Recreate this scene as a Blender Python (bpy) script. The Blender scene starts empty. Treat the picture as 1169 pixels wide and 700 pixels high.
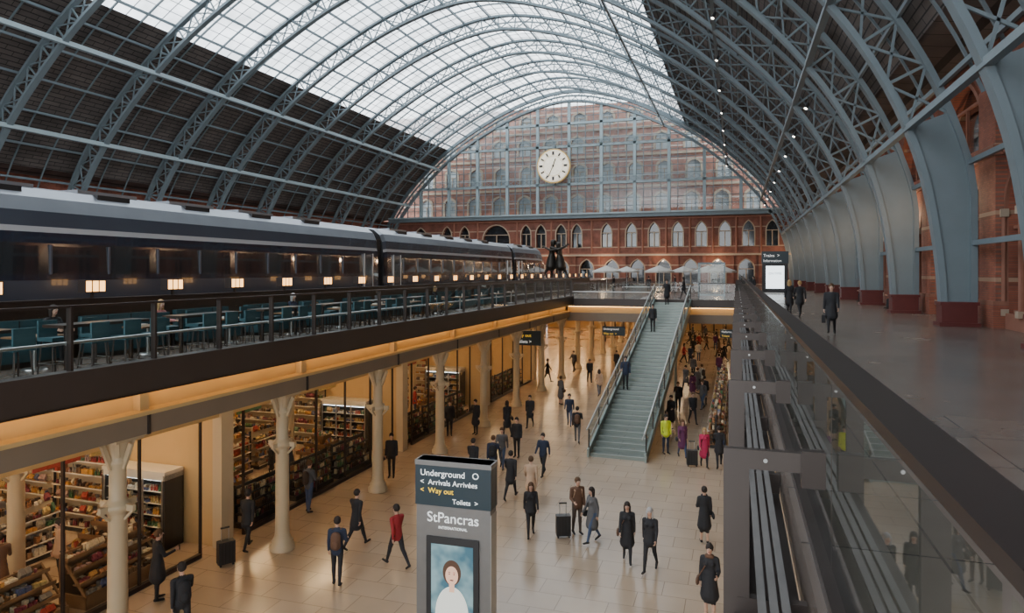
import bpy, bmesh, math, random
import numpy as np
from mathutils import Vector, Matrix, Euler
R = random.Random(11)
F = 779.0; TH = math.atan(256/779.0); SN = math.sin(TH); CS = math.cos(TH)
CZ = 8.2; HY = 310.0
def place(px, py, z=0.0):
    zc = F*(CZ-z)/(py-HY); xc = (px-584.5)*zc/F
    return xc*CS-zc*SN, xc*SN+zc*CS
def at_y(px, Y):
    u = (px-840)/820.0
    return u*Y*0.95/(1+.3122*u)
COL = bpy.context.scene.collection

# ---------------------------------------------------------------- materials
def _base(name):
    m = bpy.data.materials.new(name); m.use_nodes = True
    nt = m.node_tree; b = nt.nodes["Principled BSDF"]
    return m, nt, b
def pmat(name, col, rough=.5, metal=0., var=.15, scale=3., bump=0., bscale=40., emis=None, es=0., coat=0.):
    m, nt, b = _base(name)
    tc = nt.nodes.new("ShaderNodeTexCoord"); n = nt.nodes.new("ShaderNodeTexNoise")
    n.inputs["Scale"].default_value = scale; n.inputs["Detail"].default_value = 4
    nt.links.new(tc.outputs["Object"], n.inputs["Vector"])
    mx = nt.nodes.new("ShaderNodeMix"); mx.data_type = 'RGBA'
    mx.inputs[6].default_value = tuple(c*(1-var) for c in col)+(1,)
    mx.inputs[7].default_value = tuple(min(1, c*(1+var)) for c in col)+(1,)
    nt.links.new(n.outputs["Fac"], mx.inputs[0]); nt.links.new(mx.outputs[2], b.inputs["Base Color"])
    b.inputs["Roughness"].default_value = rough; b.inputs["Metallic"].default_value = metal
    b.inputs["Coat Weight"].default_value = coat
    if emis:
        b.inputs["Emission Color"].default_value = tuple(emis)+(1,); b.inputs["Emission Strength"].default_value = es
    if bump:
        n2 = nt.nodes.new("ShaderNodeTexNoise"); n2.inputs["Scale"].default_value = bscale
        nt.links.new(tc.outputs["Object"], n2.inputs["Vector"])
        bp = nt.nodes.new("ShaderNodeBump"); bp.inputs["Strength"].default_value = bump
        nt.links.new(n2.outputs["Fac"], bp.inputs["Height"]); nt.links.new(bp.outputs["Normal"], b.inputs["Normal"])
    return m
def tilemat(name, c1, c2, mortar, bw, bh, ms, axes, rough=.6, offset=.5, noise=.3, nscale=.6, bump=.2, band=None, rough2=None):
    m, nt, b = _base(name); L = nt.links.new
    tc = nt.nodes.new("ShaderNodeTexCoord"); sp = nt.nodes.new("ShaderNodeSeparateXYZ"); cb = nt.nodes.new("ShaderNodeCombineXYZ")
    L(tc.outputs["Object"], sp.inputs[0])
    L(sp.outputs[axes[0]], cb.inputs[0]); L(sp.outputs[axes[1]], cb.inputs[1])
    br = nt.nodes.new("ShaderNodeTexBrick"); br.offset = offset
    br.inputs["Scale"].default_value = 1; br.inputs["Brick Width"].default_value = bw; br.inputs["Row Height"].default_value = bh
    br.inputs["Mortar Size"].default_value = ms
    br.inputs["Color1"].default_value = c1+(1,); br.inputs["Color2"].default_value = c2+(1,); br.inputs["Mortar"].default_value = mortar+(1,)
    L(cb.outputs[0], br.inputs["Vector"])
    n = nt.nodes.new("ShaderNodeTexNoise"); n.inputs["Scale"].default_value = nscale; n.inputs["Detail"].default_value = 6
    L(tc.outputs["Object"], n.inputs["Vector"])
    mr = nt.nodes.new("ShaderNodeMapRange"); mr.inputs[1].default_value = .3; mr.inputs[2].default_value = .7
    mr.inputs[3].default_value = 1-noise; mr.inputs[4].default_value = 1+noise
    L(n.outputs["Fac"], mr.inputs[0])
    mul = nt.nodes.new("ShaderNodeVectorMath"); mul.operation = 'SCALE'
    L(br.outputs["Color"], mul.inputs[0]); L(mr.outputs[0], mul.inputs["Scale"])
    out = mul.outputs[0]
    if band:
        w = nt.nodes.new("ShaderNodeMath"); w.operation = 'FLOORED_MODULO'; w.inputs[1].default_value = band[0]
        L(sp.outputs[2], w.inputs[0])
        lt = nt.nodes.new("ShaderNodeMath"); lt.operation = 'LESS_THAN'; lt.inputs[1].default_value = band[1]
        L(w.outputs[0], lt.inputs[0])
        mx = nt.nodes.new("ShaderNodeMix"); mx.data_type = 'RGBA'; mx.inputs[7].default_value = band[2]+(1,)
        L(lt.outputs[0], mx.inputs[0]); L(out, mx.inputs[6]); out = mx.outputs[2]
    L(out, b.inputs["Base Color"])
    b.inputs["Roughness"].default_value = rough
    if rough2 is not None:
        m2 = nt.nodes.new("ShaderNodeMapRange"); m2.inputs[3].default_value = rough; m2.inputs[4].default_value = rough2
        L(n.outputs["Fac"], m2.inputs[0]); L(m2.outputs[0], b.inputs["Roughness"])
    if bump:
        bp = nt.nodes.new("ShaderNodeBump"); bp.inputs["Strength"].default_value = bump; bp.inputs["Distance"].default_value = .02
        L(br.outputs["Fac"], bp.inputs["Height"]); bp.invert = True; L(bp.outputs["Normal"], b.inputs["Normal"])
    return m
def glassmat(name, tint=(.9, .95, .95), f0=.06, grz=1., rough=.02, dirt=0., transl=0.):
    m = bpy.data.materials.new(name); m.use_nodes = True; nt = m.node_tree; nt.nodes.clear(); L = nt.links.new
    o = nt.nodes.new("ShaderNodeOutputMaterial"); t = nt.nodes.new("ShaderNodeBsdfTransparent"); g = nt.nodes.new("ShaderNodeBsdfGlossy")
    g.inputs["Roughness"].default_value = rough; t.inputs[0].default_value = tint+(1,)
    mx = nt.nodes.new("ShaderNodeMixShader")
    ge = nt.nodes.new("ShaderNodeNewGeometry"); dp = nt.nodes.new("ShaderNodeVectorMath"); dp.operation = 'DOT_PRODUCT'
    L(ge.outputs["Incoming"], dp.inputs[0]); L(ge.outputs["Normal"], dp.inputs[1])
    def mth(op, a, b=None):
        x = nt.nodes.new("ShaderNodeMath"); x.operation = op; x.use_clamp = False
        for i, q in enumerate((a, b)):
            if q is None: continue
            if isinstance(q, (int, float)): x.inputs[i].default_value = q
            else: L(q, x.inputs[i])
        return x.outputs[0]
    ab = mth('ABSOLUTE', dp.outputs["Value"]); iv = mth('SUBTRACT', 1., ab); pw = mth('POWER', iv, 5.); sc_ = mth('MULTIPLY', pw, (1-f0)*grz); fr = mth('ADD', sc_, f0)
    L(fr, mx.inputs[0]); L(t.outputs[0], mx.inputs[1]); L(g.outputs[0], mx.inputs[2])
    tr = None
    if transl:
        tr = nt.nodes.new("ShaderNodeBsdfTranslucent"); tr.inputs[0].default_value = (.95, .98, 1, 1)
        m2 = nt.nodes.new("ShaderNodeMixShader"); m2.inputs[0].default_value = transl
        L(t.outputs[0], m2.inputs[1]); L(tr.outputs[0], m2.inputs[2]); L(m2.outputs[0], mx.inputs[1])
    if dirt:
        tc = nt.nodes.new("ShaderNodeTexCoord"); n = nt.nodes.new("ShaderNodeTexNoise"); n.inputs["Scale"].default_value = .35; n.inputs["Detail"].default_value = 5
        L(tc.outputs["Object"], n.inputs["Vector"])
        mr = nt.nodes.new("ShaderNodeMapRange"); mr.inputs[1].default_value = .35; mr.inputs[2].default_value = .65
        mr.inputs[3].default_value = 1-dirt; mr.inputs[4].default_value = 1.
        L(n.outputs["Fac"], mr.inputs[0])
        sc = nt.nodes.new("ShaderNodeVectorMath"); sc.operation = 'SCALE'; sc.inputs[0].default_value = tint
        L(mr.outputs[0], sc.inputs["Scale"]); L(sc.outputs[0], t.inputs[0])
        if tr: L(sc.outputs[0], tr.inputs[0])
    L(mx.outputs[0], o.inputs[0]); return m
def emat(name, col, s, scale=0, col2=None):
    m, nt, b = _base(name); b.inputs["Base Color"].default_value = col+(1,)
    b.inputs["Emission Color"].default_value = col+(1,); b.inputs["Emission Strength"].default_value = s
    if scale:
        tc = nt.nodes.new("ShaderNodeTexCoord"); n = nt.nodes.new("ShaderNodeTexNoise"); n.inputs["Scale"].default_value = scale
        nt.links.new(tc.outputs["Object"], n.inputs["Vector"])
        cr = nt.nodes.new("ShaderNodeValToRGB"); cr.color_ramp.elements[0].position = .4; cr.color_ramp.elements[1].position = .6
        cr.color_ramp.elements[0].color = col+(1,); cr.color_ramp.elements[1].color = col2+(1,)
        nt.links.new(n.outputs["Fac"], cr.inputs[0]); nt.links.new(cr.outputs[0], b.inputs["Emission Color"])
    return m

M = {}
M['steel'] = pmat("painted_blue_steel", (.165, .21, .235), .5, .1, .12, 1.)
M['steel_l'] = pmat("painted_pale_steel", (.32, .40, .43), .5, .1, .1, 1.)
M['board'] = tilemat("roof_boarding", (.125, .105, .096), (.095, .08, .074), (.02, .018, .018), 1.5, .32, .03, (1, 2), .8, .5, .3, .3, .3)
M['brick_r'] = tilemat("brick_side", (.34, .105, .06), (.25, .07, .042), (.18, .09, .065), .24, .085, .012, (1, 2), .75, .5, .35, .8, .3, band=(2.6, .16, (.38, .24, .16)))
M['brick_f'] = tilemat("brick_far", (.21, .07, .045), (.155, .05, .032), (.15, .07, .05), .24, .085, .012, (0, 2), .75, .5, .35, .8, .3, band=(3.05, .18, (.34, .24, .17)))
M['brick_o'] = tilemat("brick_outside", (.38, .155, .11), (.30, .12, .085), (.25, .16, .12), .24, .085, .012, (0, 2), .75, .5, .3, .8, .2, band=(2.3, .25, (.5, .40, .34)))
M['stone'] = pmat("cream_stone", (.38, .30, .22), .7, 0, .2, 2., .15)
M['stone_r'] = pmat("red_sandstone", (.26, .11, .072), .7, 0, .2, 2., .15)
M['floor'] = tilemat("limestone_floor", (.45, .345, .25), (.415, .315, .225), (.28, .21, .145), 1.2, .8, .012, (0, 1), .10, .5, .1, .35, .04, rough2=.28)
M['deck'] = tilemat("deck_terrazzo", (.17, .135, .115), (.155, .124, .106), (.08, .065, .056), 1.5, 1.5, .012, (0, 1), .18, 0., .18, .5, .03, rough2=.32)
M['bronze'] = pmat("dark_bronze_metal", (.05, .038, .034), .38, .5, .2, 2.)
M['bronze2'] = pmat("brown_fascia", (.055, .042, .037), .45, .3, .2, 1.)
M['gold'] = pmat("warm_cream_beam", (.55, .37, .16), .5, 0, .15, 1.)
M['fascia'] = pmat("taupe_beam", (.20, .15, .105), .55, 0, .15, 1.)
M['cream'] = pmat("cream_painted_iron", (.50, .40, .26), .45, 0, .08, 2.)
M['glass'] = glassmat("balustrade_glass", (.80, .86, .85), .05, .9)
M['glass2'] = glassmat("rail_glass", (.66, .73, .70), .07, .85)
M['sky_glass'] = glassmat("roof_glass", (.93, .97, 1.), .02, .1, .3, .35, .5)
M['screen_glass'] = glassmat("gable_glass", (.84, .90, .92), .08, 1., .1, .15)
M['shopglass'] = glassmat("shop_glass", (.92, .93, .91), .03, .6)
M['chrome'] = pmat("brushed_steel", (.50, .50, .49), .3, .9, .1, 5.)
M['grey'] = pmat("light_grey_metal", (.20, .195, .19), .4, .4, .1, 5.)
M['slat'] = pmat("grating_metal", (.20, .19, .185), .5, .3, .15, 5.)
M['dark'] = pmat("near_black", (.02, .02, .022), .45, 0, .2, 3.)
M['darkglass'] = pmat("dark_window", (.015, .018, .022), .12, 0, .2, 3., coat=1.)
M['palepane'] = pmat("pale_window_pane", (.42, .46, .48), .2, 0, .25, .8)
M['redped'] = pmat("red_pedestal", (.10, .016, .014), .5, 0, .2, 3.)
M['white'] = pmat("white_paint", (.66, .62, .54), .5, 0, .08, 3.)
M['black'] = pmat("black_paint", (.01, .01, .01), .5, 0, .2, 3.)
M['teal'] = pmat("teal_upholstery", (.03, .09, .11), .6, 0, .2, 6.)
M['wood'] = pmat("dark_wood", (.04, .025, .018), .35, 0, .3, 3.)
M['woodl'] = pmat("oak_wood", (.20, .11, .05), .5, 0, .3, 3.)
M['stair'] = tilemat("stair_tread", (.19, .215, .195), (.17, .195, .18), (.08, .10, .09), 3., .1, .02, (0, 1), .45, 0, .12, 1., .1)
M['stairm'] = pmat("stair_steel", (.25, .29, .27), .35, .5, .1, 2.)
M['nose'] = pmat("stair_nosing", (.36, .39, .36), .4, .3, .1, 2.)
M['blue'] = pmat("train_body_blue_grey", (.085, .10, .135), .25, .4, .1, 1., coat=.8)
M['tdark'] = pmat("train_band_navy", (.02, .026, .045), .2, .2, .1, 1., coat=1.)
M['troof'] = pmat("train_roof_grey", (.27, .295, .33), .3, .6, .15, 1.)
M['twhite'] = pmat("train_silver_stripe", (.55, .57, .6), .25, .3, .05, 1., coat=.5)
M['lampglow'] = emat("lamp_shade_glow", (1., .50, .16), 4.)
M['ceil_light'] = emat("warm_ceiling_light", (1., .66, .33), 44.)
M['cove'] = emat("cove_light", (1., .58, .20), 10.)
M['down'] = emat("downlight", (1., .74, .44), 26.)
M['spot'] = emat("spot_lens", (1., .92, .8), 10.)
M['fridge'] = emat("fridge_light", (.85, .95, 1.), 5.)
M['shopsign'] = emat("lit_shop_sign", (1., .72, .4), 2.2)
M['signblue'] = pmat("sign_navy", (.012, .03, .042), .35, 0, .05, 2.)
M['signtext'] = emat("sign_lettering", (.85, .88, .88), .7)
M['signyellow'] = emat("sign_yellow_lettering", (.9, .6, .05), .7)
M['screenpic'] = emat("advert_screen", (.04, .11, .15), .8, 2., (.35, .5, .5))
M['adskin'] = emat("advert_skin", (.75, .45, .32), .7)
M['adhair'] = emat("advert_hair", (.07, .035, .02), .6)
M['adcloth'] = emat("advert_clothing", (.7, .72, .66), .7)
M['screenwhite'] = emat("white_screen", (.85, .95, 1.), 2.5)
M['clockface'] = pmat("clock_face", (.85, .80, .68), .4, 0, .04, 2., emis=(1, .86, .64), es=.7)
M['clockrim'] = pmat("clock_gilt", (.55, .36, .12), .4, .4, .2, 3.)
M['statue'] = pmat("statue_bronze", (.04, .035, .03), .4, .6, .3, 3.)
M['canvas'] = pmat("parasol_canvas", (.50, .48, .44), .8, 0, .06, 3.)
M['shopwall'] = pmat("shop_wall", (.50, .34, .16), .7, 0, .1, 1.)
M['ceil'] = pmat("underside_plaster", (.30, .21, .12), .7, 0, .1, 1.)
M['track'] = pmat("track_ballast", (.08, .075, .07), .9, 0, .4, 10., .4)
PC = [(.36, .05, .035), (.48, .25, .06), (.60, .50, .34), (.07, .16, .07), (.34, .15, .06), (.62, .56, .46), (.08, .10, .20), (.20, .04, .06), (.05, .03, .02), (.48, .36, .14), (.16, .09, .045), (.40, .26, .24), (.22, .20, .17)]
PM = [pmat("product_%d" % i, c, .35, 0, .55, 18.) for i, c in enumerate(PC)]

# ---------------------------------------------------------------- mesh builder
class MB:
    def __init__(s): s.v = []; s.f = []; s.m = []; s.sm = []; s.mats = []
    def mi(s, mat):
        if isinstance(mat, str): mat = M[mat]
        if mat not in s.mats: s.mats.append(mat)
        return s.mats.index(mat)
    def add(s, vs, fs, mat, sm=False):
        o = len(s.v); k = s.mi(mat); s.v.extend([tuple(v) for v in vs])
        for f in fs: s.f.append(tuple(i+o for i in f)); s.m.append(k); s.sm.append(sm)
    def box(s, x0, x1, y0, y1, z0, z1, mat):
        vs = [(x, y, z) for z in (z0, z1) for y in (y0, y1) for x in (x0, x1)]
        s.add(vs, [(0, 2, 3, 1), (4, 5, 7, 6), (0, 1, 5, 4), (2, 6, 7, 3), (0, 4, 6, 2), (1, 3, 7, 5)], mat)
    def beam(s, p, q, w, h, mat, up=(0, 0, 1)):
        p = Vector(p); q = Vector(q); d = (q-p).normalized(); a = d.cross(Vector(up))
        if a.length < 1e-4: a = d.cross(Vector((0, 1, 0)))
        a.normalize(); b = a.cross(d); a = a*w/2; b = b*h/2
        vs = [p-a-b, p+a-b, p+a+b, p-a+b, q-a-b, q+a-b, q+a+b, q-a+b]
        s.add(vs, [(0, 3, 2, 1), (4, 5, 6, 7), (0, 1, 5, 4), (1, 2, 6, 5), (2, 3, 7, 6), (3, 0, 4, 7)], mat)
    def cyl(s, p, q, r0, r1, n, mat, sm=True):
        p = Vector(p); q = Vector(q); d = (q-p).normalized(); a = d.orthogonal().normalized(); b = d.cross(a)
        vs = []
        for c, r in ((p, r0), (q, r1)):
            for i in range(n):
                t = 2*math.pi*i/n; vs.append(c+a*(r*math.cos(t))+b*(r*math.sin(t)))
        s.add(vs, [(i, (i+1) % n, n+(i+1) % n, n+i) for i in range(n)], mat, sm)
        s.add(vs[:n], [tuple(range(n))[::-1]], mat); s.add(vs[n:], [tuple(range(n))], mat)
    def lathe(s, prof, c, n, mat):
        vs = []
        for r, z in prof:
            for i in range(n):
                t = 2*math.pi*i/n; vs.append((c[0]+r*math.cos(t), c[1]+r*math.sin(t), c[2]+z))
        fs = []
        for k in range(len(prof)-1):
            for i in range(n): fs.append((k*n+i, k*n+(i+1) % n, (k+1)*n+(i+1) % n, (k+1)*n+i))
        s.add(vs, fs, mat, True)
        s.add(vs[:n], [tuple(range(n))[::-1]], mat); s.add(vs[-n:], [tuple(range(n))], mat)
    def sweepxz(s, pts, t, y0, y1, mat):
        P = [Vector((p[0], p[1])) for p in pts]; vs = []
        for i, p in enumerate(P):
            a = P[max(0, i-1)]; b = P[min(len(P)-1, i+1)]; d = (b-a).normalized(); n = Vector((d.y, -d.x))*t/2
            for q in (p-n, p+n):
                vs.append((q.x, y0, q.y)); vs.append((q.x, y1, q.y))
        fs = []
        for i in range(len(P)-1):
            a = i*4; b = a+4
            fs += [(a, a+1, b+1, b), (a+1, a+3, b+3, b+1), (a+3, a+2, b+2, b+3), (a+2, a, b, b+2)]
        fs += [(0, 2, 3, 1), (len(vs)-4, len(vs)-3, len(vs)-1, len(vs)-2)]
        s.add(vs, fs, mat)
    def mesh(s, name):
        me = bpy.data.meshes.new(name); me.from_pydata(s.v, [], s.f)
        for m in s.mats: me.materials.append(m)
        me.polygons.foreach_set("material_index", s.m); me.polygons.foreach_set("use_smooth", s.sm); me.update()
        return me
    def obj(s, name, loc=(0, 0, 0), rz=0., parent=None):
        return inst(name, s.mesh(name), loc, rz, parent)
def inst(name, me, loc=(0, 0, 0), rz=0., parent=None, sc=None):
    o = bpy.data.objects.new(name, me); COL.objects.link(o); o.location = loc; o.rotation_euler = (0, 0, rz)
    if sc: o.scale = sc
    if parent: o.parent = parent
    return o
def empty(name, loc=(0, 0, 0), rz=0.):
    o = bpy.data.objects.new(name, None); COL.objects.link(o); o.location = loc; o.rotation_euler = (0, 0, rz); return o
def text(name, body, size, loc, mat, parent, rot=(math.pi/2, 0, 0), align='LEFT'):
    c = bpy.data.curves.new(name, 'FONT'); c.body = body; c.size = size; c.extrude = .005; c.align_x = align
    c.materials.append(M[mat]); o = bpy.data.objects.new(name, c); COL.objects.link(o); o.location = loc; o.rotation_euler = rot; o.parent = parent
    return o

def arch(cx, w, z0, zs, zt, n=7, rnd=False):
    pts = [(cx+w/2, z0)]
    if rnd:
        for i in range(2*n+1):
            t = math.pi*i/(2*n); pts.append((cx+w/2*math.cos(t), zs+(zt-zs)*math.sin(t)))
    else:
        top = math.sin(math.pi/3)
        for i in range(n+1):
            t = math.pi/3*i/n; pts.append((cx-w/2+w*math.cos(t), zs+(zt-zs)*math.sin(t)/top))
        for i in range(n-1, -1, -1):
            t = math.pi/3*i/n; pts.append((cx+w/2-w*math.cos(t), zs+(zt-zs)*math.sin(t)/top))
    pts.append((cx-w/2, z0)); return pts
def fill2d(loops):
    bm = bmesh.new()
    for lp in loops:
        vs = [bm.verts.new((u, z, 0)) for u, z in lp]
        for i in range(len(vs)): bm.edges.new((vs[i], vs[(i+1) % len(vs)]))
    bmesh.ops.triangle_fill(bm, use_beauty=True, use_dissolve=False, edges=bm.edges[:])
    bm.verts.index_update(); v = [(q.co.x, q.co.y) for q in bm.verts]; f = [tuple(x.index for x in p.verts) for p in bm.faces]
    bm.free(); return v, f
def holed_wall(mb, u0, u1, z0, z1, holes, depth, to3, mat, pane='darkglass', trim='stone', tw=.22, tp=.12, mull=True):
    v, f = fill2d([[(u0, z0), (u1, z0), (u1, z1), (u0, z1)]]+[h for h in holes])
    mb.add([to3(u, z, 0) for u, z in v], f, mat)
    for h in holes:
        n = len(h)
        vs = [to3(u, z, 0) for u, z in h]+[to3(u, z, depth) for u, z in h]
        mb.add(vs, [(i, (i+1) % n, n+(i+1) % n, n+i) for i in range(n)], mat)
        mb.add(vs[n:], [tuple(range(n))], pane)
        if trim:
            cx = (max(p[0] for p in h)+min(p[0] for p in h))/2; zz = min(p[1] for p in h); w = max(p[0] for p in h)-cx; hh = max(p[1] for p in h)-zz
            o = [(cx+(p[0]-cx)*(1+tw/w), zz+(p[1]-zz)*(1+tw/hh)) for p in h]
            vs = [to3(u, z, 0.02) for u, z in h]+[to3(u, z, -tp) for u, z in h]+[to3(u, z, -tp) for u, z in o]+[to3(u, z, 0.02) for u, z in o]
            fs = []
            for k in range(3):
                for i in range(n-1): fs.append((k*n+i, k*n+i+1, (k+1)*n+i+1, (k+1)*n+i))
            mb.add(vs, fs, trim)
            if mull:
                zs = zz+hh*.62
                for (ua, ub, za, zb) in ((cx-.07, cx+.07, zz, zs), (cx-w, cx+w, zs-.06, zs+.06), (cx-w, cx+w, zz, zz+.12)):
                    a = to3(ua, za, depth*.3); b = to3(ub, zb, depth*.3+.12)
                    mb.box(min(a[0], b[0]), max(a[0], b[0]), min(a[1], b[1]), max(a[1], b[1]), za, zb, trim)

# ---------------------------------------------------------------- roof profile
CX = -27.3; XW = 9.9; WMAX = 36.3
PR = [(35.3, 6.), (35.1, 9.), (34.5, 12.5), (33.2, 16.0), (31.2, 19.3), (28.2, 22.9), (23., 27.7), (17.5, 31.4), (11., 34.7), (5., 36.7), (0., 37.4)]
PRf = PR+[(-a, b) for a, b in PR[:-1][::-1]]
def catmull(P, per=10):
    P = [Vector(p) for p in P]; out = []
    for i in range(len(P)-1):
        p0 = P[max(0, i-1)]; p1 = P[i]; p2 = P[i+1]; p3 = P[min(len(P)-1, i+2)]
        for k in range(per):
            t = k/per
            out.append(.5*((2*p1)+(p2-p0)*t+(2*p0-5*p1+4*p2-p3)*t*t+(3*p1-p0-3*p2+p3)*t**3))
    out.append(P[-1]); return out
dense = catmull(PRf)
cum = [0.]
for i in range(1, len(dense)): cum.append(cum[-1]+(dense[i]-dense[i-1]).length)
NN = 100
inner = []
for k in range(NN+1):
    s_ = cum[-1]*k/NN; i = max(j for j in range(len(cum)) if cum[j] <= s_+1e-6); i = min(i, len(cum)-2)
    t = (s_-cum[i])/(cum[i+1]-cum[i]); inner.append(dense[i].lerp(dense[i+1], t))
def offs(d):
    o = []
    for i, p in enumerate(inner):
        a = inner[max(0, i-1)]; b = inner[min(NN, i+1)]; t = (b-a).normalized(); n = Vector((t.y, -t.x)); q = p+n*d
        q.x = max(-WMAX, min(WMAX, q.x)); o.append(q)
    return o
def W(p): return (CX+p.x, p.y)
INN = inner; OUT = offs(1.6); SK = offs(2.0)
def zprof(x):
    w = abs(x-CX); pts = sorted([(p.x, p.y) for p in inner if p.x >= 0])
    for a, b in zip(pts, pts[1:]):
        if a[0] <= w <= b[0]: return a[1]+(b[1]-a[1])*(w-a[0])/(b[0]-a[0]+1e-9)
    return 37.4 if w < 1 else 6.
def wprof(z):
    pts = sorted([(p.y, p.x) for p in inner if p.x >= 0])
    for a, b in zip(pts, pts[1:]):
        if a[0] <= z <= b[0]: return a[1]+(b[1]-a[1])*(z-a[0])/(b[0]-a[0]+1e-9)
    return 0.
RIBY = [31.8+9.2*k for k in range(-4, 10)]
YN = -30.; YF = 114.8
rb = MB()
rb.sweepxz([W(p) for p in INN], .24, -.26, .26, 'steel')
rb.sweepxz([W(p) for p in OUT], .24, -.26, .26, 'steel')
for i in range(0, NN, 2):
    j = i+2; a = W(INN[i]); b = W(OUT[i]); c = W(INN[j]); d = W(OUT[j])
    for e, g in ((a, d), (b, c)):
        rb.beam((e[0], 0, e[1]), (g[0], 0, g[1]), .10, .10, 'steel', up=(0, 1, 0))
    rb.beam((a[0], 0, a[1]), (b[0], 0, b[1]), .12, .12, 'steel', up=(0, 1, 0))
    if INN[i].y < 12.5:
        for y in (-.12, .12):
            rb.add([(a[0], y, a[1]), (b[0], y, b[1]), (d[0], y, d[1]), (c[0], y, c[1])], [(0, 1, 2, 3)], 'steel')
rme = rb.mesh("roof_rib")
for y in RIBY: inst("roof_arch_rib", rme, (0, y, 0))
pb = MB()
pb.box(-.72, .72, -.5, .5, 0, .15, 'redped'); pb.box(-.62, .62, -.42, .42, .15, .85, 'redped'); pb.box(-.68, .68, -.46, .46, .85, .98, 'redped')
pme = pb.mesh("rib_pedestal")
for y in RIBY:
    if 0 < y < 114: inst("rib_pedestal", pme, (8.45, y, 6.0))
pu = MB(); idx = [i for i in range(3, NN-2, 3)]
for i in idx:
    p = W(OUT[i]); pu.box(p[0]-.07, p[0]+.07, YN, YF, p[1]+.0, p[1]+.2, 'steel')
for w, mt, sz in ((-24.2, 'steel_l', .19), (-30.4, 'steel_l', .19), (16., 'steel', .11), (25.8, 'steel', .11), (31., 'steel', .13), (34., 'steel', .13)):
    z = zprof(CX+w); pu.box(CX+w-sz, CX+w+sz, YN, YF, z-sz, z+sz, mt)
for y0 in RIBY[:-1]:
    for f in (.333, .667):
        y = y0+9.2*f
        pts = [W(p) for p in offs(1.88)]
        pu.sweepxz(pts[8:-8], .1, y-.06, y+.06, 'steel')
pu.obj("roof_purlins")
iL = min(range(NN+1), key=lambda i: abs(SK[i].x+23.)); iR = min(range(NN+1), key=lambda i: abs(SK[i].x-19.))
gb = MB(); of2 = offs(1.98); y = -5.; gpts = [W(p) for p in of2][iR:iL+1]
while y < YF:
    gb.sweepxz(gpts, .03, y-.035, y+.035, 'steel'); y += 1.533
for i in range(iR, iL+1):
    p = W(of2[i]); gb.box(p[0]-.04, p[0]+.04, -5, YF, p[1]-.015, p[1]+.015, 'steel')
gb.obj("roof_glazing_bars")
def skin_strip(name, ia, ib, mat, d=2.0, ya=YN, extra=None):
    o = offs(d); mb = MB(); pts = [W(p) for p in o[ia:ib+1]]
    if extra: pts = extra(pts)
    vs = []
    fs = []
    for x, z in pts: vs += [(x, ya, z), (x, YF, z)]
    for i in range(len(pts)-1): fs.append((2*i, 2*i+1, 2*i+3, 2*i+2))
    mb.add(vs, fs, mat); mb.obj(name)
i18 = min(i for i in range(NN+1) if SK[i].y > 17.8); j18 = NN-i18
skin_strip("ceiling_boarding_right", i18, iR, 'board', extra=lambda p: [(XW+.4, 17.4)]+p)
skin_strip("ceiling_boarding_left", iL, j18, 'board', extra=lambda p: p+[(2*CX-XW-.4, 17.4)])
skin_strip("window_roof_glazing", iR, iL, 'sky_glass')

# ---------------------------------------------------------------- right brick wall
to = lambda u, z, d: (XW+d, u, z)
holes = [arch(1.75, 1.5, 6.6, 10.4, 11.9), arch(4.6, 1.9, 6.05, 10.4, 12.2), arch(7.45, 1.5, 6.6, 10.4, 11.9), arch(4.6, 6.2, 13.4, 13.9, 17.0, 10)]
bay = MB()
holed_wall(bay, 0, 9.2, 6.0, 17.6, holes, .55, to, 'brick_r', 'darkglass', 'stone_r', .22, .12)
bay.box(XW-.4, XW, -.95, .95, 6.0, 15.5, 'brick_r'); bay.box(XW-.5, XW, -1.05, 1.05, 6., 6.9, 'brick_r'); bay.box(XW-.5, XW, -1.05, 1.05, 6.9, 7.05, 'stone_r')
bay.box(XW-.18, XW, .95, 8.25, 12.75, 13.05, 'stone_r'); bay.box(XW-.5, XW, -1.05, 1.05, 12.7, 13.1, 'stone_r')
bay.box(XW-.12, XW, .95, 3.6, 6.0, 6.6, 'stone_r'); bay.box(XW-.12, XW, 5.6, 8.25, 6.0, 6.6, 'stone_r')
for u in (.95, 2.6, 3.55, 5.65, 6.6, 8.25):
    bay.cyl((XW-.12, u, 6.6), (XW-.12, u, 10.4), .09, .09, 8, 'stone_r'); bay.box(XW-.26, XW, u-.16, u+.16, 10.3, 10.6, 'stone'); bay.box(XW-.26, XW, u-.15, u+.15, 6.5, 6.75, 'stone')
bme = bay.mesh("wall_right_bay")
wr = empty("wall_right")
for y in RIBY[1:-1]: inst("brick_bay", bme, (0, y, 0), parent=wr)
wl = MB(); wl.box(2*CX-XW-.5, 2*CX-XW, YN, YF, 0, 18., 'brick_r'); wl.obj("wall_left")

# ---------------------------------------------------------------- far wall & screen
fw = MB(); yw = YF
tf = lambda u, z, d: (u, yw+d, z)
hs = []
for px in (510, 530, 600, 617, 640, 658, 692, 720, 746, 773, 800, 827, 854, 881):
    hs.append(arch(at_y(px, yw), 1.7, 12.2, 14.6, 16.3, 5))
hs.append(arch(at_y(566, yw), 5.0, 11.9, 13.6, 16.4, 6, True)); hs.append(arch(at_y(480, yw), 2.6, 11.9, 14., 16.2, 6))
for k in range(15):
    u = 5.8-4.3*k
    hs.append(arch(u, 2.3, 6.05, 8.6, 10.2, 5))
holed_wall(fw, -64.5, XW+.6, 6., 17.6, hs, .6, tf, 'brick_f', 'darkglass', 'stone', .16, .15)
fw.box(-64.5, XW, yw-.35, yw, 10.8, 11.1, 'stone'); fw.box(-64.5, XW, yw-.15, yw, 11.1, 11.3, 'stone_r')
fw.box(-64.5, XW, yw-.3, yw, 16.9, 17.1, 'stone_r')
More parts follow.
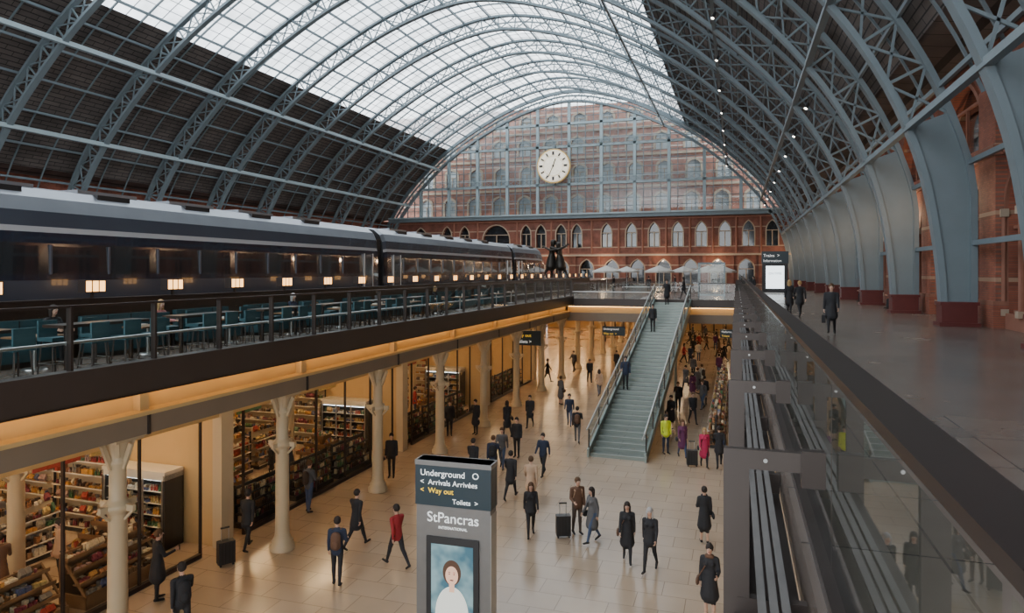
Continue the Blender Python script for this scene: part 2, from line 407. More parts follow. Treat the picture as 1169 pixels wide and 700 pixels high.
for k in range(14):
    u = 3.65-4.3*k; fw.box(u-.3, u+.3, yw-.3, yw, 6, 10.8, 'brick_f')
for px in (518, 545, 590, 629, 649, 675, 706, 733, 760, 787, 813, 840, 868):
    u = at_y(px, yw); fw.cyl((u, yw-.1, 11.1), (u, yw-.1, 16.9), .16, .16, 8, 'stone_r')
fw.obj("wall_far")
pn = MB()
for px in (692, 720, 773, 800, 746):
    u = at_y(px, yw); pn.box(u-.75, u-.1, yw+.45, yw+.55, 12.4, 14.5, 'palepane'); pn.box(u+.1, u+.75, yw+.45, yw+.55, 12.4, 14.5, 'palepane')
pn.obj("window_blinds")
sc = MB(); ys = YF-.1
sc.box(CX-34.5, CX+34.5, ys-.7, ys+.3, 17.3, 18.1, 'steel'); sc.box(CX-34.5, CX+34.5, ys-1., ys-.7, 17.9, 18.15, 'steel_l')
k = -24
while k <= 24:
    x = CX+k*1.4; z = zprof(x)
    if z > 18.6:
        big = (k % 4 == 0)
        w = .24 if big else .05
        sc.box(x-w, x+w, ys-(.45 if big else .1), ys+.1, 18., z+.3, 'steel_l' if big else 'steel')
    k += 1
z = 18.+1.3; n = 1
while z < 36.9:
    w = wprof(z); big = n in (4, 9, 12)
    h = .2 if big else .045
    sc.box(CX-w-.3, CX+w+.3, ys-(.45 if big else .08), ys+.08, z-h, z+h, 'steel_l' if big else 'steel'); z += 1.3; n += 1
for zb in (18.+1.3*4, 18.+1.3*9):
    w = wprof(zb); x = CX-w
    while x < CX+w-1.4:
        sc.beam((x, ys-.6, zb), (x+1.4, ys-.6, zb+1.), .06, .06, 'steel'); sc.beam((x+1.4, ys-.6, zb), (x, ys-.6, zb+1.), .06, .06, 'steel'); x += 1.4
    sc.box(CX-w, CX+w, ys-.65, ys-.55, zb+.95, zb+1.05, 'steel_l')
sc.sweepxz([W(p) for p in offs(1.0)][10:-10], .2, ys-.3, ys+.1, 'steel'); sc.sweepxz([W(p) for p in offs(.05)][10:-10], .35, ys-.7, ys-.2, 'steel'); sc.sweepxz([W(p) for p in offs(1.9)][10:-10], .3, ys-.3, ys+.3, 'steel')
sc.obj("window_gable_frame")
gl = MB(); o = [W(p) for p in offs(1.9) if p.y > 18.]
gl.add([(x, ys, z) for x, z in o], [tuple(range(len(o)))], 'screen_glass'); gl.obj("window_gable_glass")
hf = MB(); th = lambda u, z, d: (u, 121.+d, z)
hh = []
for r, (za, zb) in enumerate(((18.5, 22.), (24., 27.5), (29.5, 32.5), (34.3, 36.8))):
    for k in range(13):
        hh.append(arch(CX-30+k*5.+.4*(r % 2), 2.2, za, zb-1., zb, 4))
holed_wall(hf, -75, 20, 5., 38.2, hh, .35, th, 'brick_o', 'palepane', 'stone', .35, .15)
for z in (23., 28.6, 33.4): hf.box(-75, 20, 120.7, 121, z, z+.4, 'stone')
hf.obj("hotel_facade_wall")
cpx = at_y(632, 113.2); cz = 8.2+120*(113.2*.95-.3122*cpx)/779
ck = MB()
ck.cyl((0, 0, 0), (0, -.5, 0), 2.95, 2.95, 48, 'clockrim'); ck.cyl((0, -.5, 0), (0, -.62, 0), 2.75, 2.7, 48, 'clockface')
for i in range(12):
    t = math.pi*i/6; r0, r1 = 1.85, 2.45
    ck.beam((math.sin(t)*r0, -.66, math.cos(t)*r0), (math.sin(t)*r1, -.66, math.cos(t)*r1), .05, .26 if i % 3 else .36, 'dark', up=(math.cos(t), 0, -math.sin(t)))
for r in (1.7, 2.6):
    for i in range(60):
        a = 2*math.pi*i/60; b = 2*math.pi*(i+1)/60
        ck.beam((math.sin(a)*r, -.63, math.cos(a)*r), (math.sin(b)*r, -.63, math.cos(b)*r), .04, .05, 'clockrim', up=(0, 1, 0))
for ang, ln, w in ((math.radians(20), 1.3, .16), (math.radians(205), 2.1, .11)):
    ck.beam((-math.sin(ang)*.3, -.72, -math.cos(ang)*.3), (math.sin(ang)*ln, -.72, math.cos(ang)*ln), .04, w, 'black', up=(math.cos(ang), 0, -math.sin(ang)))
ck.cyl((0, -.6, 0), (0, -.78, 0), .16, .16, 16, 'black')
ck.box(-.2, .2, -.4, .45, -3.2, -2.8, 'steel'); ck.box(-.2, .2, -.2, .45, 2.7, 3.6, 'steel')
ck.obj("station_clock", (cpx, 113.2, cz))

# ---------------------------------------------------------------- floors / decks
f = MB(); f.box(-30, 12, -12, 112, -.3, 0, 'floor'); f.obj("floor")
d = MB()
d.box(.5, XW+1, -12, YF+.2, 5.5, 6.0, 'deck'); d.obj("floor_deck_right")
d = MB(); d.box(-16.4, -11.7, -12, YF+.2, 5.7, 6.0, 'deck'); d.box(-11.7, .5, 50., YF+.2, 5.7, 6., 'deck'); d.obj("floor_deck_left")
d = MB(); d.box(-18.2, -16.4, -12, YF, 5.7, 7.15, 'deck'); d.box(-21.6, -18.2, -12, 76, 5.7, 6.1, 'track'); d.box(-21.6, -18.2, 76, YF, 5.7, 7.15, 'deck'); d.box(-64.2, -21.6, -12, YF, 5.7, 7.15, 'deck')
for x in (-20.9, -19.3): d.box(x-.04, x+.04, -12, 76, 6.1, 6.28, 'chrome')
d.obj("floor_platform")
c = MB(); c.box(-30, -12.3, -12, 112, 4.78, 5.65, 'ceil'); c.box(-12.2, -.15, 50.7, 112, 4.9, 5.65, 'ceil'); c.box(1., 12, -12, 112, 4.9, 5.48, 'ceil'); c.obj("ceiling_undercroft")
e = MB()
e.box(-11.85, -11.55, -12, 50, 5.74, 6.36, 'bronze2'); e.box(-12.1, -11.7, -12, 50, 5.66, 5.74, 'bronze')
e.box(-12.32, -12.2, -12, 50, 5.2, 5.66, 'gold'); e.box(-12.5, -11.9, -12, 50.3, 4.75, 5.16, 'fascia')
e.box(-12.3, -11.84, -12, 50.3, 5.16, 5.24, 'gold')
y = 11.4-5.65*3
while y < 50: e.box(-12.0, -11.86, y-.03, y+.03, 4.74, 5.16, 'bronze'); e.box(-12.2, -12.0, y-.12, y+.12, 5.24, 5.66, 'gold'); y += 5.65
e.obj("trim_deck_edge_left")
e = MB()
e.box(-12., .4, 49.85, 50.1, 5.62, 6.2, 'bronze2'); e.box(-12.1, .4, 50.3, 50.45, 5.1, 5.62, 'gold'); e.box(-12.1, .4, 50.1, 50.6, 4.5, 5.12, 'fascia'); e.obj("trim_deck_edge_far")
e = MB(); e.box(-12.04, -11.98, -12, 50, 5.63, 5.655, 'cove'); e.box(-12, .35, 50.12, 50.18, 5.58, 5.61, 'cove'); e.obj("cove_lighting")

def railing(name, p, q, post=1.9, z0=6.36, z1=7.55, wpost=.12, gm='glass', inner_rail=True, side=-1):
    p = Vector(p); q = Vector(q); d = (q-p); L = d.length; d.normalize(); nrm = Vector((-d.y, d.x, 0))*side
    mb = MB(); n = max(1, int(round(L/post)))
    for i in range(n+1):
        c = p+d*(L*i/n)
        mb.beam((c.x, c.y, z0-.35), (c.x, c.y, z1), wpost, .05, 'bronze', up=tuple(d))
    mb.beam((p.x, p.y, z1), (q.x, q.y, z1), .08, .045, 'bronze')
    vs = [(p.x, p.y, z0), (q.x, q.y, z0), (q.x, q.y, z1-.03), (p.x, p.y, z1-.03)]
    mb.add(vs, [(0, 1, 2, 3)], gm)
    if inner_rail:
        a = p+nrm*.14; b = q+nrm*.14
        mb.cyl((a.x, a.y, z0+.5), (b.x, b.y, z0+.5), .03, .03, 8, 'chrome')
        for i in range(n+1):
            c = p+d*(L*i/n); g = c+nrm*.14; mb.beam((c.x, c.y, z0+.45), (g.x, g.y, z0+.49), .03, .03, 'chrome')
    mb.obj(name)
railing("glass_balustrade", (-11.72, 49.8, 0), (-11.72, -4, 0))
railing("glass_balustrade", (-11.6, 49.95, 0), (-5.9, 49.95, 0), z0=6.2, z1=7.35)
railing("glass_balustrade", (-2.5, 49.95, 0), (.3, 49.95, 0), z0=6.2, z1=7.35)

nb = MB()
nb.box(.61, .83, -6, 112, 7.47, 7.53, 'bronze'); nb.box(.67, .75, -6, 112, 7.40, 7.47, 'bronze')
nb.box(.56, .70, -6, 112, 6.0, 6.10, 'bronze')
y = 5.3-3.3*3
while y < 112:
    zb = 5.0 if y < 49 else 6.02
    nb.add([(.64, y+.03, 6.1), (.64, y+3.27, 6.1), (.64, y+3.27, 7.41), (.64, y+.03, 7.41)], [(0, 1, 2, 3)], 'glass2')
    nb.box(-.09, .09, y-.035, y+.035, zb, 6.90, 'bronze2'); nb.box(.09, .46, y-.035, y+.035, 6.76, 6.90, 'bronze2'); nb.box(.44, .6, y-.045, y+.045, 6.66, 6.92, 'bronze')
    if y < 49: nb.box(.0, .48, y-.04, y+.04, 5.6, 5.82, 'bronze2')
    nb.cyl((.2, y-.045, 6.83), (.2, y+.045, 6.83), .015, .015, 10, 'chrome')
    y += 3.3
for x in (.17, .25, .33): nb.box(x-.028, x+.028, -6, 49.7, 5.83, 5.86, 'slat')
nb.box(-.02, .08, -6, 49.7, 5.3, 5.7, 'bronze2'); nb.box(.08, .48, -6, 49.7, 5.5, 5.56, 'bronze')
nb.obj("walkway_balustrade")

PLACED = []
cb = MB()
cb.lathe([(.36, 0), (.36, .14), (.29, .2), (.31, .27), (.25, .34), (.22, .42), (.205, .6), (.19, 2.95), (.22, 3.0), (.27, 3.06), (.29, 3.12), (.27, 3.18), (.2, 3.24), (.175, 3.3), (.17, 4.0), (.21, 4.05), (.21, 4.1), (.175, 4.15), (.2, 4.3), (.27, 4.48), (.36, 4.6)], (0, 0, 0), 24, 'cream')
cb.box(-.4, .4, -.4, .4, 4.6, 4.76, 'cream'); cb.box(-.36, .36, -.36, .36, 4.55, 4.6, 'cream')
for a in range(8):
    t = a*math.pi/4; cx_, sy_ = math.cos(t), math.sin(t)
    if a % 2 == 0:
        cb.beam((cx_*.16, sy_*.16, 3.95), (cx_*.38, sy_*.38, 4.5), .07, .1, 'cream'); cb.beam((cx_*.2, sy_*.2, 3.12), (cx_*.46, sy_*.46, 3.12), .08, .14, 'cream'); cb.beam((cx_*.2, sy_*.2, 2.85), (cx_*.42, sy_*.42, 3.06), .05, .05, 'cream')
    else: cb.beam((cx_*.17, sy_*.17, 4.2), (cx_*.34, sy_*.34, 4.56), .09, .05, 'cream')
cme = cb.mesh("column")
def column(x, y): inst("iron_column", cme, (x, y, 0)); PLACED.append((x, y, 0))
for k in range(-1, 15): column(-12.75, 11.4+5.65*k)
for k in range(-1, 7): column(-17.6, 12.7+5.65*k)
for k in range(7):
    for x in (-7.2, 1.4): column(x, 53.5+6*k)
for k in range(9): column(2.2, 5+5.65*k)

# ---------------------------------------------------------------- undercroft walls + shops
u = MB(); u.box(-26.7, 4.4, 98, 98.3, 0, 4.85, 'shopwall')
for k in range(9):
    x = -11+3.2*k/2; u.box(x, x+.15, 97.8, 98, 0, 3.2, 'dark')
u.obj("wall_lower_far")
u = MB(); u.box(4.5, 4.7, -12, 98, 0, 4.88, 'shopwall'); u.obj("wall_lower_right")
u = MB(); u.box(-27, -26.8, -12, 98, 0, 4.76, 'shopwall'); u.obj("wall_lower_left")
sl = MB()
for k in range(18):
    y = 3+5.2*k
    for x in (-16.6, -20.2, -23.8): sl.box(x-.1, x+.1, y, y+2.6, 4.70, 4.76, 'ceil_light')
for k in range(9):
    for x in (-10, -5, -1): sl.box(x-.25, x+.25, 53+5*k, 53.5+5*k, 4.84, 4.88, 'down')
for k in range(8):
    sl.box(2.8, 3.3, 5+6*k, 5.5+6*k, 4.84, 4.88, 'down')
for k in range(-3, 27):
    y = 8.6+1.9*k; sl.cyl((-13.6, y, 4.73), (-13.6, y, 4.77), .11, .11, 10, 'down')
sl.obj("undercroft_light_fittings")
sg = MB(); XF = -14.6
for a, b in ((9.5, 15.8), (17.6, 27.3), (29.2, 38.5), (40.2, 49)):
    n = max(2, int(round((b-a)/2.0)))
    for i in range(n+1):
        y = a+(b-a)*i/n; sg.box(XF-.04, XF+.04, y-.025, y+.025, 0, 3.9, 'bronze')
    sg.add([(XF, a, .05), (XF, b, .05), (XF, b, 3.9), (XF, a, 3.9)], [(0, 1, 2, 3)], 'shopglass')
    sg.box(XF-.06, XF+.06, a, b, 0, .12, 'bronze')
sg.box(XF-.1, XF+.1, -12, 98, 3.9, 4.75, 'gold')
for y in (16.7, 28.2, 39.3, 49.6):
    sg.box(-26.7, XF+.12, y-.12, y+.12, 0, 4.7, 'shopwall'); sg.box(XF-.15, XF+.18, y-.25, y+.25, 0, 4.7, 'cream')
for a in range(52, 96, 7):
    sg.box(XF+.1, XF+.14, a, a+4.5, 4.05, 4.55, 'shopsign'); sg.box(XF-.05, XF+.1, a-.9, a-.6, 0, 3.9, 'bronze')
    sg.box(3.1, 3.2, a, a+4.5, 3.3, 3.9, 'shopsign'); sg.box(3.0, 3.2, a-.4, a-.1, 0, 4.8, 'cream'); sg.add([(3.2, a, .1), (3.2, a+6, .1), (3.2, a+6, 3.2), (3.2, a, 3.2)], [(0, 1, 2, 3)], 'shopglass'); sg.box(3.1, 3.2, a-.4, a+6.6, 3.2, 3.3, 'bronze')
sg.obj("trim_shop_front")
def item(mb, r, x, y, z, sd, kind, m, w, h, dpt):
    if kind == 0:
        mb.cyl((x, y, z), (x, y, z+h*.65), .036, .034, 6, m); mb.cyl((x, y, z+h*.65), (x, y, z+h), .014, .014, 5, m)
    elif kind == 1: mb.cyl((x, y, z), (x, y, z+h*.5), w*.46, w*.46, 7, m)
    elif kind == 2:
        mb.add([(x-.01*1, y-w/2, z), (x-.01, y+w/2, z), (x+.05*sd, y+w/2, z+h*.45), (x+.05*sd, y-w/2, z+h*.45), (x-.03*sd, y+w/2, z+h), (x-.03*sd, y-w/2, z+h), (x-.06*sd, y+w/2, z+h*.45), (x-.06*sd, y-w/2, z+h*.45)],
               [(0, 1, 2, 3), (3, 2, 4, 5), (5, 4, 6, 7), (7, 6, 1, 0), (1, 6, 4, 2), (0, 3, 5, 7)], m)
    else: mb.box(x-dpt/2, x+dpt/2, y-w*.45, y+w*.45, z, z+h*.7, m)
def goods(mb, r, xf, sd, z, L, hmax, cols=None, bott=.3):
    y = .1
    while y < L-.12:
        m = PM[r.choice(cols)] if cols else r.choice(PM); cnt = r.randint(1, 3)
        q = r.random(); kind = 0 if q < bott else (1 if q < bott+.25 else (2 if q < bott+.5 and bott < .9 else 3))
        w = .085 if kind == 0 else r.uniform(.07, .17); h = min(hmax, r.uniform(.12, .3))
        for _ in range(cnt):
            if y+w > L-.05: break
            item(mb, r, xf-sd*(.07+r.uniform(0, .04)), y+w/2, z, sd, kind, m, w*.92, h*r.uniform(.85, 1.), .12)
            item(mb, r, xf-sd*.24, y+w/2, z, sd, 3, PM[r.choice([2, 4, 8, 10, 12])], w*.9, h, .1)
            y += w+.006
        y += r.uniform(.01, .07)
def shelf(name, L, H, D, rows, seed, dbl=True, bott=.35, cols=None, back='cream', edge='white'):
    r = random.Random(seed); mb = MB(); kick = .14
    mb.box(-.015, .015, .03, L-.03, 0, H, back)
    for y in (0.02, L-.02): mb.box(-.03, .03, y-.02, y+.02, 0, H+.05, 'dark')
    x0_ = -D/2 if dbl else -.03
    mb.box(x0_, D/2, 0.01, L-.01, 0, kick, 'dark'); dz = (H-kick)/rows
    for k in range(rows):
        z = kick+dz*k; dd = D/2 if k < 2 else D/2*.8
        mb.box(-dd if dbl else -.03, dd, .01, L-.01, z, z+.02, 'woodl' if edge != 'dark' else 'dark')
        for sd in ((1, -1) if dbl else (1,)):
            mb.box(min(sd*dd, sd*(dd+.01)), max(sd*dd, sd*(dd+.01)), .01, L-.01, z-.01, z+.03, edge)
            goods(mb, r, sd*dd, sd, z+.02, L, dz*.88, cols, bott)
    if dbl and edge != 'dark': goods(mb, r, .2, 1, H, L, .25, None, .2)
    if not dbl: mb.box(-.03, D/2, 0, L, H, H+.25, PM[r.choice([0, 3, 6, 7])])
    return mb.mesh(name)
SH = [shelf("s%d" % i, 2.4, 1.5, .9, 4, i) for i in range(4)]
SHT = [shelf("t%d" % i, 2.4, 2.6, .7, 6, 20+i, False) for i in range(3)]
SHB = [shelf("b%d" % i, 2.4, 1.3, .7, 4, 60+i, True, .97, [8, 3, 7, 8, 10, 2, 9], 'dark', 'dark') for i in range(2)]
def tier(seed, L=2.3):
    r = random.Random(seed); mb = MB()
    for k in range(4):
        z = .3+.27*k; x = .42-.2*k
        mb.box(x-.22, x+.02, 0, L, z-.03, z, 'woodl'); mb.box(x, x+.025, 0, L, z, z+.06, 'woodl')
        goods(mb, r, x, 1, z, L, .24, None, .1)
    mb.box(-.45, .44, 0, .04, 0, .32, 'woodl'); mb.box(-.45, .44, L-.04, L, 0, .32, 'woodl'); mb.box(.40, .43, 0, L, 0, .28, 'woodl'); mb.box(-.45, -.42, 0, L, 0, 1.25, 'woodl')
    for y in (0, L-.04): mb.beam((.40, y+.02, .3), (-.42, y+.02, 1.2), .04, .06, 'woodl')
    return mb.mesh("tier")
TR = [tier(5), tier(6)]
def stand(seed):
    r = random.Random(seed); mb = MB()
    for i, (hw_, z) in enumerate(((.75, .5), (.52, .8), (.3, 1.1))):
        mb.box(-hw_, hw_, -hw_, hw_, z-.06, z, 'woodl')
        for s in (-1, 1): mb.box(-hw_, hw_, s*hw_-.015, s*hw_+.015, z, z+.08, 'woodl'); mb.box(s*hw_-.015, s*hw_+.015, -hw_, hw_, z, z+.08, 'woodl')
        for _ in range(40):
            a = r.uniform(-hw_+.08, hw_-.08); b = r.choice([-1, 1])*(hw_-.1)
            if r.random() < .5: a, b = b, a
            item(mb, r, a, b, z, 1, r.choice([0, 1, 2, 3]), r.choice(PM), .12, r.uniform(.12, .24), .1)
    for a in (-.6, .6):
        for b in (-.6, .6): mb.box(a-.04, a+.04, b-.04, b+.04, 0, .44, 'woodl')
    mb.box(-.2, .2, -.2, .2, .5, 1.04, 'woodl')
    return mb.mesh("stand")
STD = [stand(1), stand(2), stand(3)]
fr = MB(); rf = random.Random(3)
fr.box(-.38, -.33, 0, 2.4, 0, 2.2, 'dark'); fr.box(-.38, .35, 0, .06, 0, 2.2, 'dark'); fr.box(-.38, .35, 2.34, 2.4, 0, 2.2, 'dark'); fr.box(-.38, .35, 0, 2.4, 0, .25, 'dark'); fr.box(-.38, .35, 0, 2.4, 2.05, 2.3, 'white')
fr.box(.2, .24, .08, 2.32, 2.0, 2.04, 'fridge')
for k in range(5):
    z = .27+.35*k; fr.box(-.33, .25, .06, 2.34, z-.015, z, 'white'); goods(fr, rf, .25, 1, z, 2.4, .3, [0, 1, 3, 6, 9, 5], .7)
for y in (.06, .8, 1.57, 2.3): fr.box(.33, .36, y-.02, y+.04, .25, 2.05, 'chrome')
frm = fr.mesh("fridge")
y = 9.7; k = 0
while y < 46:
    if not any(abs(y+1.2-w) < 1.6 for w in (16.7, 28.2, 39.3, 49.6)):
        if y < 16: inst("snack_display_rack", TR[k % 2], (-15.35, y, 0))
        else: inst("bottle_display_rack", SHB[k % 2], (-15.25, y, 0))
        inst("grocery_gondola", SH[k % 4], (-19.2, y+.1, 0)); inst("grocery_gondola", SH[(k+1) % 4], (-21.9, y+.1, 0))
        if k % 3 == 1: inst("drinks_fridge", frm, (-26.3, y, 0))
        else: inst("grocery_gondola", SHT[k % 3], (-26.7, y, 0))
        if k % 2 == 0: inst("produce_display_stand", STD[k//2 % 2], (-24.1, y+1, 0), .3)
    y += 2.75; k += 1
inst("produce_display_stand", STD[2], (-16.95, 10.2, 0)); inst("produce_display_stand", STD[0], (-17., 14.9, 0), .1); PLACED += [(-17., 14.9, 0), (-16.95, 10.2, 0)]
for y in (19.6, 25.4, 31.2, 36.6): inst("produce_display_stand", STD[int(y) % 3], (-17.0, y, 0)); PLACED.append((-17., y, 0))
for i, w in enumerate((16.7, 28.2, 39.3)):
    inst("drinks_fridge", frm, (-18.3, w-.55, 0), rz=-math.pi/2)
    for j in range(2): inst("grocery_gondola", SHT[(i+j) % 3], (-20.9-2.6*j, w-.2, 0), rz=-math.pi/2)
hb = MB()
for y, m_ in ((12.6, 0), (14.2, 9), (20., 3), (25., 9), (33., 0)):
    hb.box(-16.9, -16.85, y, y+1.3, 3.1, 3.6, PM[m_])
    for q in (.1, 1.2): hb.box(-16.885, -16.865, y+q, y+q+.02, 3.6, 4.75, 'dark')
hb.obj("hanging_shop_banners")
for i in range(6):
    inst("bottle_display_rack", SH[i % 4], (-.9, 33+3.0*i, 0))

# ---------------------------------------------------------------- staircase
st = MB(); N = 40; run = .5; rise = 6./N; wdt = 1.2
for i in range(N):
    y0 = i*run; z1 = (i+1)*rise
    st.box(-wdt, wdt, y0, y0+run+.04, z1-.06, z1, 'stair'); st.box(-wdt, wdt, y0-.005, y0+.02, z1-rise, z1-.0, 'stairm'); st.box(-wdt, wdt, y0-.02, y0+.05, z1-.012, z1+.006, 'nose')
for sgn in (-1, 1):
    x = sgn*(wdt+.06)
    st.add([(x-.05, -.2, 0), (x-.05, N*run, 5.5), (x-.05, N*run, 6.25), (x-.05, -.2, .35), (x+.05, -.2, 0), (x+.05, N*run, 5.5), (x+.05, N*run, 6.25), (x+.05, -.2, .35)],
           [(0, 1, 2, 3), (4, 7, 6, 5), (0, 4, 5, 1), (3, 2, 6, 7), (0, 3, 7, 4), (1, 5, 6, 2)], 'stairm')
    st.add([(x, -.2, .3), (x, N*run, 6.2), (x, N*run, 7.2), (x, -.2, 1.25)], [(0, 1, 2, 3)], 'glass')
    st.cyl((x, -.4, 1.25), (x, N*run, 7.25), .04, .04, 10, 'chrome'); xi = x-sgn*.13
    st.cyl((xi, -.2, .98), (xi, N*run, 6.95), .025, .025, 8, 'chrome')
    for i in range(0, N+1, 4):
        yy = i*run; zz = i*rise; st.box(x-.025, x+.025, yy-.04, yy+.04, zz, zz+1.2, 'bronze'); st.beam((x, yy, zz+.98), (xi, yy, zz+1.02), .025, .025, 'chrome')
for yy in (8., 14.):
    for x in (-.9, .9): st.cyl((x, yy, 0), (x, yy, yy*.3-.1), .09, .09, 12, 'stairm')
st.add([(-1.1, .3, 0), (1.1, .3, 0), (1.1, N*run, 5.6), (-1.1, N*run, 5.6)], [(0, 3, 2, 1)], 'stairm')
st.obj("staircase", (-4.95, 29.8, 0), rz=math.radians(-1.8))

# ---------------------------------------------------------------- totem sign
tt = empty("information_totem_sign", (-5.82, 13.8, -0.0), math.radians(2))
tb = MB(); w = .85; dz_ = -.12
tb.box(-w, w, -.2, .2, 0, 4.08, 'grey'); tb.box(-w-.02, w+.02, -.22, .22, 3.11, 3.98, 'signblue'); tb.box(-w-.03, w+.03, -.23, .23, 3.98, 4.08, 'grey')
tb.box(-w-.1, w+.1, -.3, .3, 0, .12, 'chrome'); tb.box(-.60, .60, -.25, -.2, .6, 2.45, 'dark'); tb.box(-.48, .48, -.262, -.25, .8, 2.3, 'screenpic')
tb.box(w, w+.015, -.19, .19, .3, 3.0, 'chrome')
def disc(cx, cz_, rx, rz_, y, mt, a0=0, a1=360):
    pts = [(cx+rx*math.cos(math.radians(a0+(a1-a0)*i/28)), y, cz_+rz_*math.sin(math.radians(a0+(a1-a0)*i/28))) for i in range(29)]
    tb.add(pts, [tuple(range(28 if a1-a0 == 360 else 29))], mt)
disc(0, 1.72, .21, .27, -.264, 'adhair'); disc(0, .8, .38, .62, -.266, 'adcloth', 0, 180); tb.box(-.06, .06, -.268, -.267, 1.3, 1.55, 'adskin'); disc(0, 1.66, .145, .2, -.270, 'adskin')
for s in (-1, 1): disc(s*.055, 1.69, .02, .011, -.272, 'adhair'); disc(s*.055, 1.73, .03, .007, -.272, 'adhair')
disc(0, 1.56, .045, .014, -.272, 'adhair')
tb.obj("cabinet", parent=tt)
text("title", "Underground   O", .19, (-.75, -.235, 3.76), 'signtext', tt); text("line_1", "<  Arrivals Arrivées", .165, (-.75, -.235, 3.57), 'signtext', tt)
text("line_2", "<  Way out", .165, (-.75, -.235, 3.39), 'signyellow', tt); text("line_3", "Toilets  >", .15, (.0, -.235, 3.19), 'signtext', tt)
text("station_name", "StPancras", .31, (0, -.21, 2.76), 'signtext', tt, align='CENTER'); text("sub_name", "INTERNATIONAL", .085, (0, -.21, 2.62), 'signtext', tt, align='CENTER')

def hang_sign(px, y0, wpx, zt, zb, lines):
    x = at_y(px, y0); w = wpx*y0/779/2*1.0
    p = empty("hanging_direction_sign", (x, y0, 0)); mb = MB()
    mb.box(-w, w, -.06, .06, zb, zt, 'signblue')
    for s in (-1, 1): mb.box(s*w*.8-.02, s*w*.8+.02, -.02, .02, zt, 4.88, 'dark')
    mb.obj("panel", parent=p); h = (zt-zb)/len(lines)
    for i, t in enumerate(lines): text("lettering", t, h*.62, (-w*.9, -.07, zt-h*(i+.78)), 'signtext' if i % 2 == 0 else 'signyellow', p)
hang_sign(700, 52., 26, 4.0, 3.3, ["Underground", "Way out  >"]); hang_sign(838, 53., 30, 3.9, 3.3, ["Platforms A-D", "Tickets"]); hang_sign(670, 64., 30, 4.2, 3.6, ["Arrivals", "Way out"]); hang_sign(810, 66., 40, 4.3, 3.6, ["Food hall", "Toilets"])
hp = empty("hanging_direction_sign", (-12.9, 42.5, 0)); hb2 = MB(); hb2.box(-.9, .9, -.08, .08, 3.4, 4.35, 'signblue'); hb2.box(-.6, -.57, -.02, .02, 4.35, 4.76, 'dark'); hb2.box(.57, .6, -.02, .02, 4.35, 4.74, 'dark'); hb2.obj("panel", parent=hp)
text("lettering", "Way out", .3, (-.8, -.09, 3.95), 'signyellow', hp); text("lettering", "Toilets >", .3, (-.8, -.09, 3.55), 'signtext', hp)
db = empty("digital_information_board", (3.65, 72.8, 6.)); mb = MB()
mb.box(-1.2, 1.2, -.2, .2, 0, 4.2, 'dark'); mb.box(-.85, .85, -.24, -.2, .5, 2.75, 'screenwhite'); mb.box(-1.25, 1.25, -.25, .25, 3.0, 4.2, 'signblue'); mb.box(-1.3, 1.3, -.3, .3, 0, .1, 'chrome'); mb.obj("cabinet", parent=db)
text("lettering", "Trains  >", .42, (-1.1, -.27, 3.65), 'signtext', db); text("lettering", "Information", .36, (-1.1, -.27, 3.15), 'signtext', db)
text("screen_text", "ON TIME", .3, (0, -.25, 1.9), 'signblue', db, align='CENTER')

# ---------------------------------------------------------------- train
def car(y0, y1, nose=False):
    prof = [(-1.25, 6.4, 'blue'), (-1.38, 6.8, 'blue'), (-1.4, 7.95, 'tdark'), (-1.4, 8.12, 'darkglass'), (-1.37, 9.0, 'tdark'), (-1.34, 9.28, 'twhite'), (-1.32, 9.42, 'blue'), (-1.27, 9.8, 'troof'), (-1.08, 10.15, 'troof'), (-.7, 10.4, 'troof'), (0, 10.5, 'troof')]
    prof = [(x, z if z < 9.1 else 9.1+(z-9.1)*1.15, m) for x, z, m in prof]
    full = [(x, z, m) for x, z, m in prof]+[(-x, z, m) for x, z, m in prof[:-1][::-1]]
    mb = MB(); secs = [(y0, .93), (y0+.25, 1.), (y1-.25, 1.), (y1, .93)]
    if nose: secs = [(y0, .93), (y0+.25, 1.), (y1-4, 1.), (y1-2.5, .96), (y1-1.2, .85), (y1-.4, .68), (y1, .45)]
    rings = []
    for y, s in secs: rings.append([(x*s, y, 6.4+(z-6.4)*(s if nose and s < .93 else (1 if s == 1 else .985))) for x, z, _ in full])
    n = len(full)
    for k in range(len(rings)-1):
        for i in range(n-1):
            mt = full[i][2] if i < len(prof)-1 else full[i+1][2]
            mb.add([rings[k][i], rings[k][i+1], rings[k+1][i+1], rings[k+1][i]], [(0, 3, 2, 1)], mt, True)
    mb.add(rings[0], [tuple(range(n))], 'dark'); mb.add(rings[-1], [tuple(range(n))[::-1]], 'blue')
    y = y0+2.2
    while y < y1-3:
        mb.box(1.40, 1.415, y, y+1.5, 8.16, 8.92, 'darkglass')
        mb.box(1.385, 1.43, y-.06, y, 8.12, 8.96, 'blue'); y += 1.9
    for yd in ((y0+.9, y1-1.7) if not nose else (y0+.9,)):
        mb.box(1.36, 1.43, yd, yd+.85, 6.6, 9.1, 'blue'); mb.box(1.42, 1.44, yd+.15, yd+.7, 7.9, 8.95, 'darkglass')
        for q in (0, .85): mb.box(1.40, 1.45, yd+q-.02, yd+q+.02, 6.6, 9.15, 'chrome')
    y = y0+2
    while y < y1-5: mb.box(-.55, .55, y, y+2.2, 10.55, 10.74, 'troof'); mb.box(.6, .9, y+.4, y+1.6, 10.35, 10.6, 'dark'); y += 3.6
    for yb in (y0+3.5, y1-4.5):
        for dy in (-1.2, 1.2):
            for x in (-.75, .75): mb.cyl((x-.06, yb+dy, 6.72), (x+.06, yb+dy, 6.72), .44, .44, 16, 'dark')
        mb.box(-1, 1, yb-1.8, yb+1.8, 6.6, 6.9, 'dark')
    return mb.obj("carriage")
tr = empty("passenger_train", (-19.95, 0, 0))
